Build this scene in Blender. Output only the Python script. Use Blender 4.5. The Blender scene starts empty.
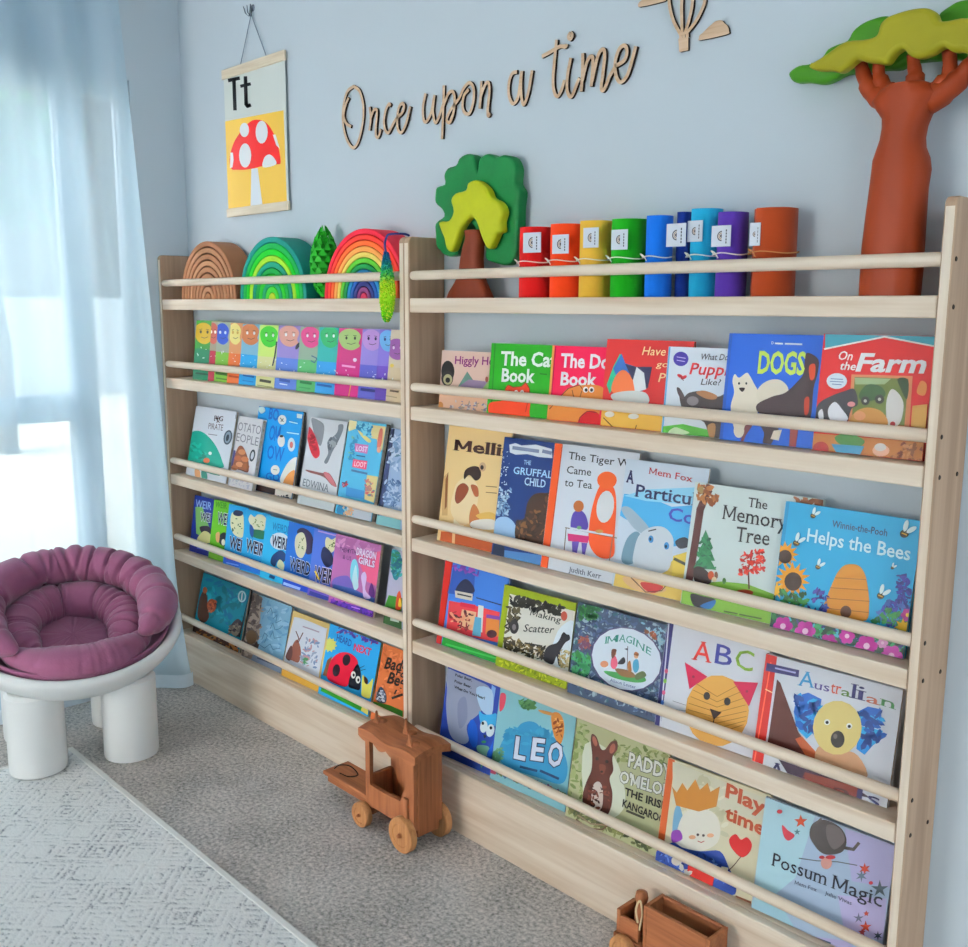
import bpy, bmesh, math, random
from mathutils import Vector, Matrix
from mathutils.geometry import tessellate_polygon
random.seed(7)
SC = bpy.context.scene
COL = SC.collection
pi = math.pi
# ------------------------------------------------------------------ camera (fitted to the photograph)
CAM = Vector((3.3987, -1.7543, 1.3763)); F = 992.45
CR = Vector((0.68886182, 0.72487895, 0.00446123))
CU = Vector((-0.1228607, 0.11068639, 0.98623211))
CF = Vector((-0.7144051, 0.67992575, -0.16530676))
def ray(u, v):
    return CF * F + CR * (u - 484) - CU * (v - 473.5)
def at(u, v, ax, val):
    """point of the plane x/y/z = val seen at photograph position u, v"""
    d = ray(u, v); i = 'xyz'.index(ax)
    return CAM + d * ((val - CAM[i]) / d[i])
def atp(u, v, p, n):
    d = ray(u, v)
    return CAM + d * ((p - CAM).dot(n) / d.dot(n))
cd = bpy.data.cameras.new('camera'); cam = bpy.data.objects.new('camera', cd); COL.objects.link(cam)
cd.sensor_fit = 'HORIZONTAL'; cd.sensor_width = 36; cd.lens = F / 968 * 36; cd.clip_start = .02
cam.matrix_world = Matrix(((CR.x, CU.x, -CF.x, CAM.x), (CR.y, CU.y, -CF.y, CAM.y), (CR.z, CU.z, -CF.z, CAM.z), (0, 0, 0, 1)))
SC.camera = cam
# ------------------------------------------------------------------ colours and materials
def lin(c): return c / 12.92 if c <= .04045 else ((c + .055) / 1.055) ** 2.4
KW = (1.0, 1.0, 1.0); KL = .92
def hx(h):
    """paint / ink colour from an sRGB hex"""
    h = h.lstrip('#')
    if len(h) == 3: h = ''.join(c * 2 for c in h)
    r, g, b = (lin(int(h[i:i + 2], 16) / 255) for i in (0, 2, 4))
    return tuple(min(.88, (c / KL) ** 1.22) for c in (r, g, b)) + (1,)
MATS = {}
def nt(name):
    m = bpy.data.materials.new(name); m.use_nodes = True
    t = m.node_tree; b = t.nodes['Principled BSDF']
    return m, t, b
def N(t, kind, **kw):
    n = t.nodes.new(kind)
    for k, v in kw.items():
        if k in n.inputs.keys() if isinstance(k, str) else False: n.inputs[k].default_value = v
        else: setattr(n, k, v)
    return n
def paint(name, col, rough=.5, var=.08, scale=30, bump=0., bscale=60, stretch=(1, 1, 1), sheen=0.):
    """plain coloured surface with a little mottling and relief"""
    if name in MATS: return MATS[name]
    m, t, b = nt(name)
    tc = N(t, 'ShaderNodeTexCoord'); mp = N(t, 'ShaderNodeMapping'); mp.inputs['Scale'].default_value = stretch
    t.links.new(tc.outputs['Object'], mp.inputs['Vector'])
    n = N(t, 'ShaderNodeTexNoise'); n.inputs['Scale'].default_value = scale; n.inputs['Detail'].default_value = 4
    t.links.new(mp.outputs[0], n.inputs['Vector'])
    r = N(t, 'ShaderNodeMix', data_type='RGBA')
    c = col if isinstance(col, tuple) else hx(col)
    r.inputs[6].default_value = tuple(x * (1 - var) for x in c[:3]) + (1,)
    r.inputs[7].default_value = tuple(min(.95, x * (1 + var)) for x in c[:3]) + (1,)
    t.links.new(n.outputs['Fac'], r.inputs[0]); t.links.new(r.outputs[2], b.inputs['Base Color'])
    b.inputs['Roughness'].default_value = rough; b.inputs['Specular IOR Level'].default_value = .2
    if sheen: b.inputs['Sheen Weight'].default_value = sheen
    if bump:
        n2 = N(t, 'ShaderNodeTexNoise'); n2.inputs['Scale'].default_value = bscale; n2.inputs['Detail'].default_value = 3
        t.links.new(mp.outputs[0], n2.inputs['Vector'])
        bp = N(t, 'ShaderNodeBump'); bp.inputs['Strength'].default_value = bump; bp.inputs['Distance'].default_value = .004
        t.links.new(n2.outputs['Fac'], bp.inputs['Height']); t.links.new(bp.outputs[0], b.inputs['Normal'])
    MATS[name] = m; return m
def wood(name, c1, c2, axis, scale=1., rough=.55, knots=True):
    """timber with grain running along one axis"""
    if name in MATS: return MATS[name]
    m, t, b = nt(name)
    tc = N(t, 'ShaderNodeTexCoord'); mp = N(t, 'ShaderNodeMapping')
    s = [26 * scale] * 3; s['xyz'.index(axis)] = 1.6 * scale
    mp.inputs['Scale'].default_value = s
    t.links.new(tc.outputs['Object'], mp.inputs['Vector'])
    n = N(t, 'ShaderNodeTexNoise'); n.inputs['Scale'].default_value = 1; n.inputs['Detail'].default_value = 5; n.inputs['Distortion'].default_value = .6
    t.links.new(mp.outputs[0], n.inputs['Vector'])
    s2 = [90 * scale] * 3; s2['xyz'.index(axis)] = 2.5 * scale
    mp2 = N(t, 'ShaderNodeMapping'); mp2.inputs['Scale'].default_value = s2
    t.links.new(tc.outputs['Object'], mp2.inputs['Vector'])
    n2 = N(t, 'ShaderNodeTexNoise'); n2.inputs['Scale'].default_value = 1; n2.inputs['Detail'].default_value = 3
    t.links.new(mp2.outputs[0], n2.inputs['Vector'])
    ad = N(t, 'ShaderNodeMath', operation='MULTIPLY_ADD'); ad.inputs[1].default_value = .35
    t.links.new(n2.outputs['Fac'], ad.inputs[0]); t.links.new(n.outputs['Fac'], ad.inputs[2])
    cr = N(t, 'ShaderNodeValToRGB')
    cr.color_ramp.elements[0].position = .45; cr.color_ramp.elements[0].color = hx(c2) if isinstance(c2, str) else c2
    cr.color_ramp.elements[1].position = .78; cr.color_ramp.elements[1].color = hx(c1) if isinstance(c1, str) else c1
    t.links.new(ad.outputs[0], cr.inputs[0]); t.links.new(cr.outputs[0], b.inputs['Base Color'])
    b.inputs['Roughness'].default_value = rough; b.inputs['Specular IOR Level'].default_value = .25
    bp = N(t, 'ShaderNodeBump'); bp.inputs['Strength'].default_value = .15; bp.inputs['Distance'].default_value = .002
    t.links.new(ad.outputs[0], bp.inputs['Height']); t.links.new(bp.outputs[0], b.inputs['Normal'])
    MATS[name] = m; return m
def print_mat(name, rough):
    m, t, b = nt(name)
    a = N(t, 'ShaderNodeAttribute', attribute_name='ink'); t.links.new(a.outputs['Color'], b.inputs['Base Color'])
    b.inputs['Roughness'].default_value = rough; b.inputs['Specular IOR Level'].default_value = .22
    return m
PRINT = print_mat('printed_cover', .42)
DYE = print_mat('dyed_surface', .75)
PAGES = wood('page_edges', 'd9cfbf', 'b9a58e', 'x', 3, .8)
# ------------------------------------------------------------------ mesh building
class MB:
    def __init__(s): s.v = []; s.f = []; s.c = []
    def add(s, vs, fs, col=None):
        o = len(s.v); s.v += [Vector(p) for p in vs]
        for f in fs: s.f.append([o + i for i in f]); s.c.append(col)
        return s
    def box(s, x0, x1, y0, y1, z0, z1, col=None, bev=0, seg=2):
        vs = [(x, y, z) for x in (x0, x1) for y in (y0, y1) for z in (z0, z1)]
        fs = [(0, 1, 3, 2), (4, 6, 7, 5), (0, 4, 5, 1), (2, 3, 7, 6), (0, 2, 6, 4), (1, 5, 7, 3)]
        if not bev: return s.add(vs, fs, col)
        bm = bmesh.new(); bv = [bm.verts.new(v) for v in vs]
        for f in fs: bm.faces.new([bv[i] for i in f])
        bmesh.ops.recalc_face_normals(bm, faces=bm.faces)
        bmesh.ops.bevel(bm, geom=list(bm.edges), offset=bev, segments=seg, affect='EDGES', profile=.5)
        return s.frombm(bm, col)
    def frombm(s, bm, col=None):
        bm.verts.index_update()
        s.add([v.co.copy() for v in bm.verts], [[v.index for v in f.verts] for f in bm.faces], col); bm.free(); return s
    def tube(s, path, r, n=10, col=None, caps=True, flat=1.):
        path = [Vector(p) for p in path]; rs = r if isinstance(r, (list, tuple)) else [r] * len(path)
        t0 = (path[1] - path[0]).normalized()
        up = Vector((0, 0, 1)) if abs(t0.z) < .9 else Vector((1, 0, 0))
        a = t0.cross(up).normalized(); vs = []; fs = []
        for i, p in enumerate(path):
            t = (path[min(i + 1, len(path) - 1)] - path[max(i - 1, 0)]).normalized()
            a = (a - t * a.dot(t)).normalized(); b = t.cross(a)
            for k in range(n):
                q = 2 * pi * k / n
                vs.append(p + (a * math.cos(q) + b * math.sin(q) * flat) * rs[i])
        for i in range(len(path) - 1):
            for k in range(n):
                k2 = (k + 1) % n
                fs.append((i * n + k, i * n + k2, (i + 1) * n + k2, (i + 1) * n + k))
        if caps:
            fs.append(list(range(n))[::-1]); fs.append([(len(path) - 1) * n + k for k in range(n)])
        return s.add(vs, fs, col)
    def lathe(s, prof, o=(0, 0, 0), n=32, col=None, M=None, a0=0., a1=2 * pi):
        """profile (r, z) turned round the z axis at o (then matrix M)"""
        o = Vector(o); vs = []; fs = []; full = abs(a1 - a0 - 2 * pi) < 1e-6; m = n if full else n + 1
        for r, z in prof:
            for k in range(m):
                q = a0 + (a1 - a0) * k / n
                p = Vector((r * math.cos(q), r * math.sin(q), z))
                vs.append((M @ p if M else p) + o)
        for i in range(len(prof) - 1):
            for k in range(n):
                k2 = (k + 1) % m
                fs.append((i * m + k, i * m + k2, (i + 1) * m + k2, (i + 1) * m + k))
        return s.add(vs, fs, col)
    def prism(s, poly, d, col=None, bev=0, seg=3):
        """closed 3D outline (list of points) thickened along vector d, edges rounded by bev"""
        d = Vector(d); bm = bmesh.new(); n = len(poly)
        a = [bm.verts.new(Vector(p)) for p in poly]; b = [bm.verts.new(Vector(p) + d) for p in poly]
        f1 = bm.faces.new(a); f2 = bm.faces.new(b[::-1]); es = list(f1.edges) + list(f2.edges)
        for i in range(n): bm.faces.new((a[i], b[i], b[(i + 1) % n], a[(i + 1) % n]))
        bmesh.ops.recalc_face_normals(bm, faces=bm.faces)
        if bev: bmesh.ops.bevel(bm, geom=es, offset=bev, segments=seg, affect='EDGES', profile=.5)
        return s.frombm(bm, col)
    def grid(s, fn, nu, nv, col=None, wrap=False):
        vs = []; fs = []; w = nu if wrap else nu + 1
        for j in range(nv + 1):
            for i in range(w): vs.append(fn(i / nu, j / nv))
        for j in range(nv):
            for i in range(nu):
                i2 = (i + 1) % w
                fs.append((j * w + i, j * w + i2, (j + 1) * w + i2, (j + 1) * w + i))
        return s.add(vs, fs, col)
    def plate(s, poly, y0, y1, bev, col=None):
        """outline in the x-z plane thickened from y0 to y1 with rounded rims"""
        c = bpy.data.curves.new('p', 'CURVE'); c.dimensions = '2D'; c.fill_mode = 'BOTH'; sp = c.splines.new('POLY'); sp.points.add(len(poly) - 1); sp.use_cyclic_u = True
        for q, p in zip(sp.points, poly): q.co = (p[0], p[2], 0, 1)
        c.extrude = max(.0001, abs(y1 - y0) / 2 - bev); c.bevel_depth = bev; c.bevel_resolution = 3; c.offset = -bev
        o = bpy.data.objects.new('p', c); me = o.to_mesh(); ym = (y0 + y1) / 2
        s.add([(v.co.x, ym - v.co.z, v.co.y) for v in me.vertices], [list(p.vertices) for p in me.polygons], col)
        o.to_mesh_clear(); bpy.data.objects.remove(o); bpy.data.curves.remove(c); return s
    def build(s, name, mat, parent=None, smooth=False, sharp=None, loc=None):
        """one mesh object; its origin is that of its parent, or loc"""
        me = bpy.data.meshes.new(name)
        org = Vector(loc) if loc is not None else Vector((0, 0, 0))
        base = org + (parent_world(parent) if parent else Vector((0, 0, 0)))
        me.from_pydata([v - base for v in s.v], [], s.f)
        if any(c is not None for c in s.c):
            at_ = me.color_attributes.new('ink', 'FLOAT_COLOR', 'CORNER'); buf = []
            for p in me.polygons:
                c = s.c[p.index] or (.8, .8, .8, 1)
                buf += list(c) * p.loop_total
            at_.data.foreach_set('color', buf)
        if smooth:
            me.polygons.foreach_set('use_smooth', [True] * len(me.polygons))
            if sharp is not None: me.set_sharp_from_angle(angle=math.radians(sharp))
        o = bpy.data.objects.new(name, me); COL.objects.link(o)
        me.materials.append(mat)
        if parent: o.parent = parent; o.location = org
        else: o.location = org
        return o
def parent_world(o):
    p = Vector(o.location)
    while o.parent: o = o.parent; p += Vector(o.location)
    return p
def thing(name, loc, label, cat, group=None):
    o = bpy.data.objects.new(name, None); COL.objects.link(o); o.location = loc; o.empty_display_size = .05
    return tag(o, label, cat, group)
def tag(o, label=None, cat=None, group=None, kind=None):
    if label: o['label'] = label
    if cat: o['category'] = cat
    if group: o['group'] = group
    if kind: o['kind'] = kind
    return o
def spline(pts, n=6, closed=False):
    """Catmull-Rom through the points"""
    P = [Vector(p) for p in pts]; out = []; L = len(P); m = L if closed else L - 1
    for i in range(m):
        p0 = P[(i - 1) % L] if closed or i > 0 else P[0] * 2 - P[1]
        p1 = P[i]; p2 = P[(i + 1) % L]
        p3 = P[(i + 2) % L] if closed or i + 2 < L else P[-1] * 2 - P[-2]
        for k in range(n):
            t = k / n
            out.append(.5 * ((2 * p1) + (p2 - p0) * t + (2 * p0 - 5 * p1 + 4 * p2 - p3) * t * t + (3 * p1 - p0 - 3 * p2 + p3) * t ** 3))
    if not closed: out.append(P[-1])
    return out
# ------------------------------------------------------------------ lettering: outlines of the built-in font, as flat polygons
GC = {}
def glyphs(txt, bold=0., serif=False):
    k = (txt, bold, serif)
    if k in GC: return GC[k]
    c = bpy.data.curves.new('t', 'FONT'); c.body = txt; c.size = 1; c.offset = bold; c.resolution_u = 2; c.fill_mode = 'BOTH'
    o = bpy.data.objects.new('t', c); me = o.to_mesh()
    tr = [[(me.vertices[i].co.x, me.vertices[i].co.y) for i in p.vertices] for p in me.polygons]
    o.to_mesh_clear(); bpy.data.objects.remove(o); bpy.data.curves.remove(c)
    for i, chh in enumerate(txt):               # the letter M is drawn from its four strokes
        if chh != 'M' or k == ('M', 0., False): continue
        a0 = max([p[0] for t in glyphs(txt[:i]) for p in t] or [0]) + (.055 if i else 0); mm = [p[0] for t in glyphs('M', 0., False) for p in t]; w = max(mm) - min(mm)
        a0 = a0 + (0 if i else min(mm)); a1 = a0 + w; sw = .075 + 1.6 * bold; xm = (a0 + a1) / 2
        tr = [t for t in tr if not all(a0 - .05 < p[0] < a1 + .05 for p in t)]
        tr += [[(a0 - bold, 0), (a0 + sw, 0), (a0 + sw, CAP), (a0 - bold, CAP)], [(a1 - sw, 0), (a1 + bold, 0), (a1 + bold, CAP), (a1 - sw, CAP)],
               [(a0 - bold, CAP), (a0 + sw * 1.1, CAP), (xm + sw * .5, .12), (xm - sw * .5, .12)], [(a1 - sw * 1.1, CAP), (a1 + bold, CAP), (xm + sw * .5, .12), (xm - sw * .5, .12)]]
    if serif:                                   # foot and head bars on every narrow stem
        ys = [p[1] for t in tr for p in t]; extra = []
        wd = []                                  # where each character ends
        for i in range(len(txt)):
            q = [p[0] for t in glyphs(txt[:i + 1]) for p in t]; wd.append(max(q) if q else 0)
        def char(x):
            for i, e in enumerate(wd):
                if x <= e + .01: return txt[i]
            return txt[-1]
        OK = ('ABDEFGHIKLMNPRTXYabdfhiklmnrtx', 'ABDEFHIKLMNPRUVWXYbdhkl', 'ijmnpruvwxy')
        for li, (lev, z0, z1) in enumerate(((.02, 0, .035), (CAP - .02, CAP - .035, CAP), (XH - .02, XH - .035, XH))):
            iv = []
            for t in tr:
                xs = []
                for a, b in zip(t, t[1:] + t[:1]):
                    if (a[1] - lev) * (b[1] - lev) < 0: xs.append(a[0] + (b[0] - a[0]) * (lev - a[1]) / (b[1] - a[1]))
                if len(xs) >= 2: iv.append([min(xs), max(xs)])
            iv.sort(); mg = []
            for q in iv:
                if mg and q[0] <= mg[-1][1] + .005: mg[-1][1] = max(mg[-1][1], q[1])
                else: mg.append(q)
            for x0, x1 in mg:
                if .03 < x1 - x0 < .17 and char((x0 + x1) / 2) in OK[li]:
                    extra.append([(x0 - .055, z0), (x1 + .055, z0), (x1 + .055, z1), (x0 - .055, z1)])
        tr += extra
    GC[k] = tr; return tr
CAP, XH = .7, .53
_h = [p for t in glyphs('H') for p in t]; CAP = max(p[1] for p in _h)
_h = [p for t in glyphs('x') for p in t]; XH = max(p[1] for p in _h)
def clip(poly, w, h, x0=0, y0=0):
    for ax, lim, sg in ((0, x0, 1), (0, w, -1), (1, y0, 1), (1, h, -1)):
        out = []
        for a, b in zip(poly, poly[1:] + poly[:1]):
            ia = sg * (a[ax] - lim) >= 0; ib = sg * (b[ax] - lim) >= 0
            if ia: out.append(a)
            if ia != ib:
                t = (lim - a[ax]) / (b[ax] - a[ax]); out.append((a[0] + (b[0] - a[0]) * t, a[1] + (b[1] - a[1]) * t))
        poly = out
        if len(poly) < 3: return []
    return poly
class Art:
    """flat printed shapes on a rectangle: origin o, unit axes ex (right) and up, size w x h"""
    def __init__(s, o, ex, up, w, h, frame):
        s.o, s.ex, s.up, s.w, s.h = o, ex, up, w, h; s.n = ex.cross(up).normalized(); s.fr = frame
        s.mb = MB(); s.lay = 0; s.m = .0006
    def px(s, x, y):
        fx, fy, sc = s.fr; p = atp(fx + x / sc, fy + y / sc, s.o, s.n) - s.o
        return (p.dot(s.ex), p.dot(s.up))
    def put(s, polys, col):
        s.lay += 1; e = s.n * (.00025 + s.lay * .00004); c = hx(col)
        for q in polys:
            q = clip(list(q), s.w - s.m, s.h - s.m, s.m, s.m)
            if len(q) >= 3:
                vs = [s.o + s.ex * x + s.up * y + e for x, y in q]
                if len(q) > 4:
                    for t in tessellate_polygon([[Vector((x, y, 0)) for x, y in q]]):
                        a, b, cc = (q[i] for i in t)
                        ar = (b[0] - a[0]) * (cc[1] - a[1]) - (cc[0] - a[0]) * (b[1] - a[1])
                        s.mb.add([vs[i] for i in (t if ar > 0 else t[::-1])], [(0, 1, 2)], c)
                else:
                    ar = sum(a[0] * b[1] - b[0] * a[1] for a, b in zip(q, q[1:] + q[:1]))
                    s.mb.add(vs if ar > 0 else vs[::-1], [list(range(len(q)))], c)
    def draw(s, items):
        for it in items:
            k, col = it[0], it[1]
            if k == 'p': s.put([[s.px(*p) for p in it[2]]], col)
            elif k == 'sp': s.put([[s.px(p.x, p.y) for p in spline([(x, y, 0) for x, y in it[2]], 4, True)]], col)
            elif k == 'e':
                cx, cy, rx, ry = it[2:6]; ro = math.radians(it[6]) if len(it) > 6 else 0
                s.put([[s.px(cx + rx * math.cos(a) * math.cos(ro) - ry * math.sin(a) * math.sin(ro), cy + rx * math.cos(a) * math.sin(ro) + ry * math.sin(a) * math.cos(ro)) for a in [2 * pi * i / 18 for i in range(18)]]], col)
            elif k == 'l':
                w = it[2] / 2; P = [Vector((x, y)) for x, y in it[3]]; q = []
                for a, b in zip(P, P[1:]):
                    d = (b - a).normalized() * w; nn = Vector((-d.y, d.x)); a2 = a - d * .5; b2 = b + d * .5
                    q.append([s.px(*(a2 + nn)), s.px(*(b2 + nn)), s.px(*(b2 - nn)), s.px(*(a2 - nn))])
                s.put(q, col)
            elif k in 'tT':
                txt, p0, p1, hh = it[2:6]; st = it[6] if len(it) > 6 else ''
                a = Vector(s.px(*p0)); b = Vector(s.px(*p1)); top = Vector(s.px(p0[0], p0[1] - hh))
                hm = abs(top.y - a.y); d = b - a
                def lay(bold):
                    T = glyphs(txt, bold, 's' in st); xs = [p[0] for t in glyphs(txt) for p in t]
                    wx = max(xs) - min(xs); x0 = min(xs); sx = d.length / wx; dn = d.normalized()
                    sh = .22 if 'i' in st else 0
                    return [[tuple(a + dn * ((x - x0) * sx + sh * y / CAP * hm) + Vector((0, 1)) * (y / CAP * hm)) for x, y in t] for t in T]
                bo = .014 if 'b' in st else (.03 if 'B' in st else .004)
                if k == 'T': s.put(lay(bo + .035), it[7])
                s.put(lay(bo), col)
            elif k == '*':
                cx, cy, r1, r2, nn = it[2:7]; ro = it[7] if len(it) > 7 else 0
                s.put([[s.px(cx + (r1 if i % 2 == 0 else r2) * math.sin(ro + pi * i / nn), cy - (r1 if i % 2 == 0 else r2) * math.cos(ro + pi * i / nn)) for i in range(2 * nn)]], col)
            elif k == 'f':
                cx, cy, r, cc = it[2:6]; q = []
                for i in range(6):
                    a = i * pi / 3; q.append([s.px(cx + r * .6 * math.cos(a) + r * .42 * math.cos(b), cy + r * .6 * math.sin(a) + r * .42 * math.sin(b)) for b in [2 * pi * j / 8 for j in range(8)]])
                s.put(q, col); s.put([[s.px(cx + r * .3 * math.cos(b), cy + r * .3 * math.sin(b)) for b in [2 * pi * j / 8 for j in range(8)]]], cc)
            elif k == 'k':                       # scattered small dabs inside a quadrilateral
                nn, quad, sz = it[2:5]; cols = col.split(','); rr = random.Random(nn * 7 + int(quad[0][0]))
                by = {}
                for i in range(nn):
                    u, v = rr.random(), rr.random()
                    x = (1 - u) * (1 - v) * quad[0][0] + u * (1 - v) * quad[1][0] + u * v * quad[2][0] + (1 - u) * v * quad[3][0]
                    y = (1 - u) * (1 - v) * quad[0][1] + u * (1 - v) * quad[1][1] + u * v * quad[2][1] + (1 - u) * v * quad[3][1]
                    a = rr.random() * pi; l = sz * (.6 + .8 * rr.random()); w = l * (.25 + .35 * rr.random())
                    by.setdefault(rr.choice(cols), []).append([s.px(x + l * math.cos(q + a) if 0 else x + l * math.cos(q) * math.cos(a) - w * math.sin(q) * math.sin(a), y + l * math.cos(q) * math.sin(a) + w * math.sin(q) * math.cos(a)) for q in (0, pi / 3, 2 * pi / 3, pi, 4 * pi / 3, 5 * pi / 3)])
                for c, q in by.items(): s.put(q, c)
            elif k == 'full': s.put([[(0, 0), (s.w, 0), (s.w, s.h), (0, s.h)]], col)
            elif k == 'band':                    # share of the cover: x0 x1 y0 y1 in 0..1
                x0, x1, y0, y1 = it[2:6]; s.put([[(s.w * x0, s.h * y0), (s.w * x1, s.h * y0), (s.w * x1, s.h * y1), (s.w * x0, s.h * y1)]], col)
# ------------------------------------------------------------------ the room
PC1, PC2 = (.80, .67, .535, 1), (.62, .465, .33, 1); SHADE1, SHADE2 = (.47, .31, .205, 1), (.34, .21, .135, 1)  # darker pair: same pine with the shade of the panel faces mixed in
PINE_X = wood('pine_along_x', PC1, PC2, 'x'); PINE_SHADED = wood('pine_shaded_z', SHADE1, SHADE2, 'z'); PINE_LIT = wood('pine_lit_edge', PC1, PC2, 'z')
WALLM = paint('wall_paint', (.575, .64, .69, 1), .75, .012, 4, .05, 300); CEILM = paint('ceiling_paint', (.80, .80, .79, 1), .8, .01, 4)
TRIMM = paint('white_trim', (.78, .79, .80, 1), .45, .01)
def struct(mb, name, m, **k): return tag(mb.build(name, m, **k), kind='structure')
RX, RY, RZ = 4.9, -5.3, 2.62
def carpet_mat():
    m, t, b = nt('carpet_pile')
    tc = N(t, 'ShaderNodeTexCoord')
    n = N(t, 'ShaderNodeTexNoise'); n.inputs['Scale'].default_value = 95; n.inputs['Detail'].default_value = 6; n.inputs['Roughness'].default_value = .75
    t.links.new(tc.outputs['Object'], n.inputs['Vector'])
    n3 = N(t, 'ShaderNodeTexNoise'); n3.inputs['Scale'].default_value = 5; n3.inputs['Detail'].default_value = 3
    t.links.new(tc.outputs['Object'], n3.inputs['Vector'])
    mx = N(t, 'ShaderNodeMath', operation='MULTIPLY_ADD'); mx.inputs[1].default_value = .22
    t.links.new(n3.outputs['Fac'], mx.inputs[0]); t.links.new(n.outputs['Fac'], mx.inputs[2])
    cr = N(t, 'ShaderNodeValToRGB'); cr.color_ramp.elements[0].position = .44; cr.color_ramp.elements[1].position = .74
    cr.color_ramp.elements[0].color = (.18, .178, .165, 1); cr.color_ramp.elements[1].color = (.74, .67, .63, 1)
    t.links.new(mx.outputs[0], cr.inputs[0]); t.links.new(cr.outputs[0], b.inputs['Base Color'])
    b.inputs['Roughness'].default_value = .95; b.inputs['Specular IOR Level'].default_value = .1
    bp = N(t, 'ShaderNodeBump'); bp.inputs['Strength'].default_value = .8; bp.inputs['Distance'].default_value = .006
    t.links.new(n.outputs['Fac'], bp.inputs['Height']); t.links.new(bp.outputs[0], b.inputs['Normal'])
    return m
struct(MB().box(-.12, RX + .1, RY - .1, .12, -.12, 0), 'floor', carpet_mat())
struct(MB().box(-.12, RX + .1, 0, .12, 0, RZ), 'wall_back', WALLM)
struct(MB().box(-.12, RX + .1, RY - .1, .12, RZ, RZ + .1), 'ceiling', CEILM)
m = MB()
for a in ((-.12, .12, 0, RZ), (1.95, RX + .1, 0, RZ), (.12, 1.95, 0, .06), (.12, 1.95, 2.2, RZ)): m.box(a[0], a[1], RY - .1, RY, a[2], a[3])
struct(m, 'wall_rear', WALLM)
struct(MB().box(2.28, RX + .1, -2.5, -2.4, 0, RZ), 'unseen_light_block', WALLM)  # unseen wall added behind the camera to dim the right side
WY0, WY1, WZ0, WZ1 = -3.3, -.19, .06, 2.13; VX0, VX1 = .12, 1.95
m = MB(); m.box(-.12, 0, WY1, 0, 0, RZ); m.box(-.12, 0, RY, WY0, 0, RZ)
for a, b in ((WY0, WY1),): m.box(-.12, 0, a, b, WZ1, RZ); m.box(-.12, 0, a, b, 0, WZ0)
struct(m, 'wall_left', WALLM)
m = MB(); m.box(2.752, RX, -.016, -.0005, 0, .09, bev=.004); struct(m, 'baseboard_back', TRIMM)
# window: aluminium frame with one upright and one transom, glass panes
WINM = paint('window_frame_paint', (.62, .66, .70, 1), .4, .02)
wr = thing('window_1', (-.06, (WY0 + WY1) / 2, WZ0), None, None); tag(wr, kind='structure')
def wbox(nm, *a):
    o = MB().box(*a, bev=.004).build(nm, WINM, wr); tag(o, kind='structure'); return o
wbox('window_sash', -.09, -.03, WY1 - .03, WY1, WZ0, WZ1); wbox('window_sash', -.09, -.03, WY0, WY0 + .09, WZ0, WZ1); wbox('window_sash', -.095, -.025, -.43, -.345, WZ0 + .08, WZ1 - .06)
wbox('window_sash', -.09, -.03, WY0 + .09, WY1 - .03, WZ1 - .06, WZ1); wbox('window_sash', -.09, -.03, WY0 + .09, WY1 - .03, WZ0, WZ0 + .08)
wbox('window_sash', -.085, -.035, WY0 + .09, -.43, .985, 1.075); wbox('window_sash', -.085, -.035, -1.86, -1.78, WZ0 + .08, WZ1 - .06)
gm, gt, gb = nt('window_glass'); gb.inputs['Transmission Weight'].default_value = 1; gb.inputs['Roughness'].default_value = 0; gb.inputs['IOR'].default_value = 1.01
gb.inputs['Base Color'].default_value = (.97, .99, 1, 1)
for y0, y1, zz in ((-1.78, -.43, 1), (WY0 + .09, -1.86, 1), (-.345, WY1 - .03, 0)):
    for z0, z1 in (((WZ0 + .08, .985), (1.075, WZ1 - .06)) if zz else ((WZ0 + .08, WZ1 - .06),)):
        o = MB().box(-.063, -.057, y0, y1, z0, z1).build('window_pane', gm, wr); tag(o, kind='structure')
# unseen uncurtained window added behind the camera to light the bookcases from the front
wr = thing('added_window', ((VX0 + VX1) / 2, RY - .05, WZ0), None, None); tag(wr, kind='structure')
for x in (VX0, (VX0 + VX1) / 2 - .03, VX1 - .06): wbox('window_sash', x, x + .06, RY - .08, RY - .03, .06, 2.2)
for x0, x1 in ((VX0 + .06, (VX0 + VX1) / 2 - .03), ((VX0 + VX1) / 2 + .03, VX1 - .06)):
    wbox('window_sash', x0, x1, RY - .08, RY - .03, .06, .13); wbox('window_sash', x0, x1, RY - .08, RY - .03, 2.14, 2.2)
    o = MB().box(x0, x1, RY - .058, RY - .052, .13, 2.14).build('window_pane', gm, wr); tag(o, kind='structure')
# unseen wall added outside to keep rear sky light off the curtain
tag(MB().box(-4.2, -.121, -3.66, -3.5, -.15, 3.6).build('sky_blocker', paint('sky_blocker_render', (.42, .46, .52, 1), .9, .05, 3)), kind='structure')
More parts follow.
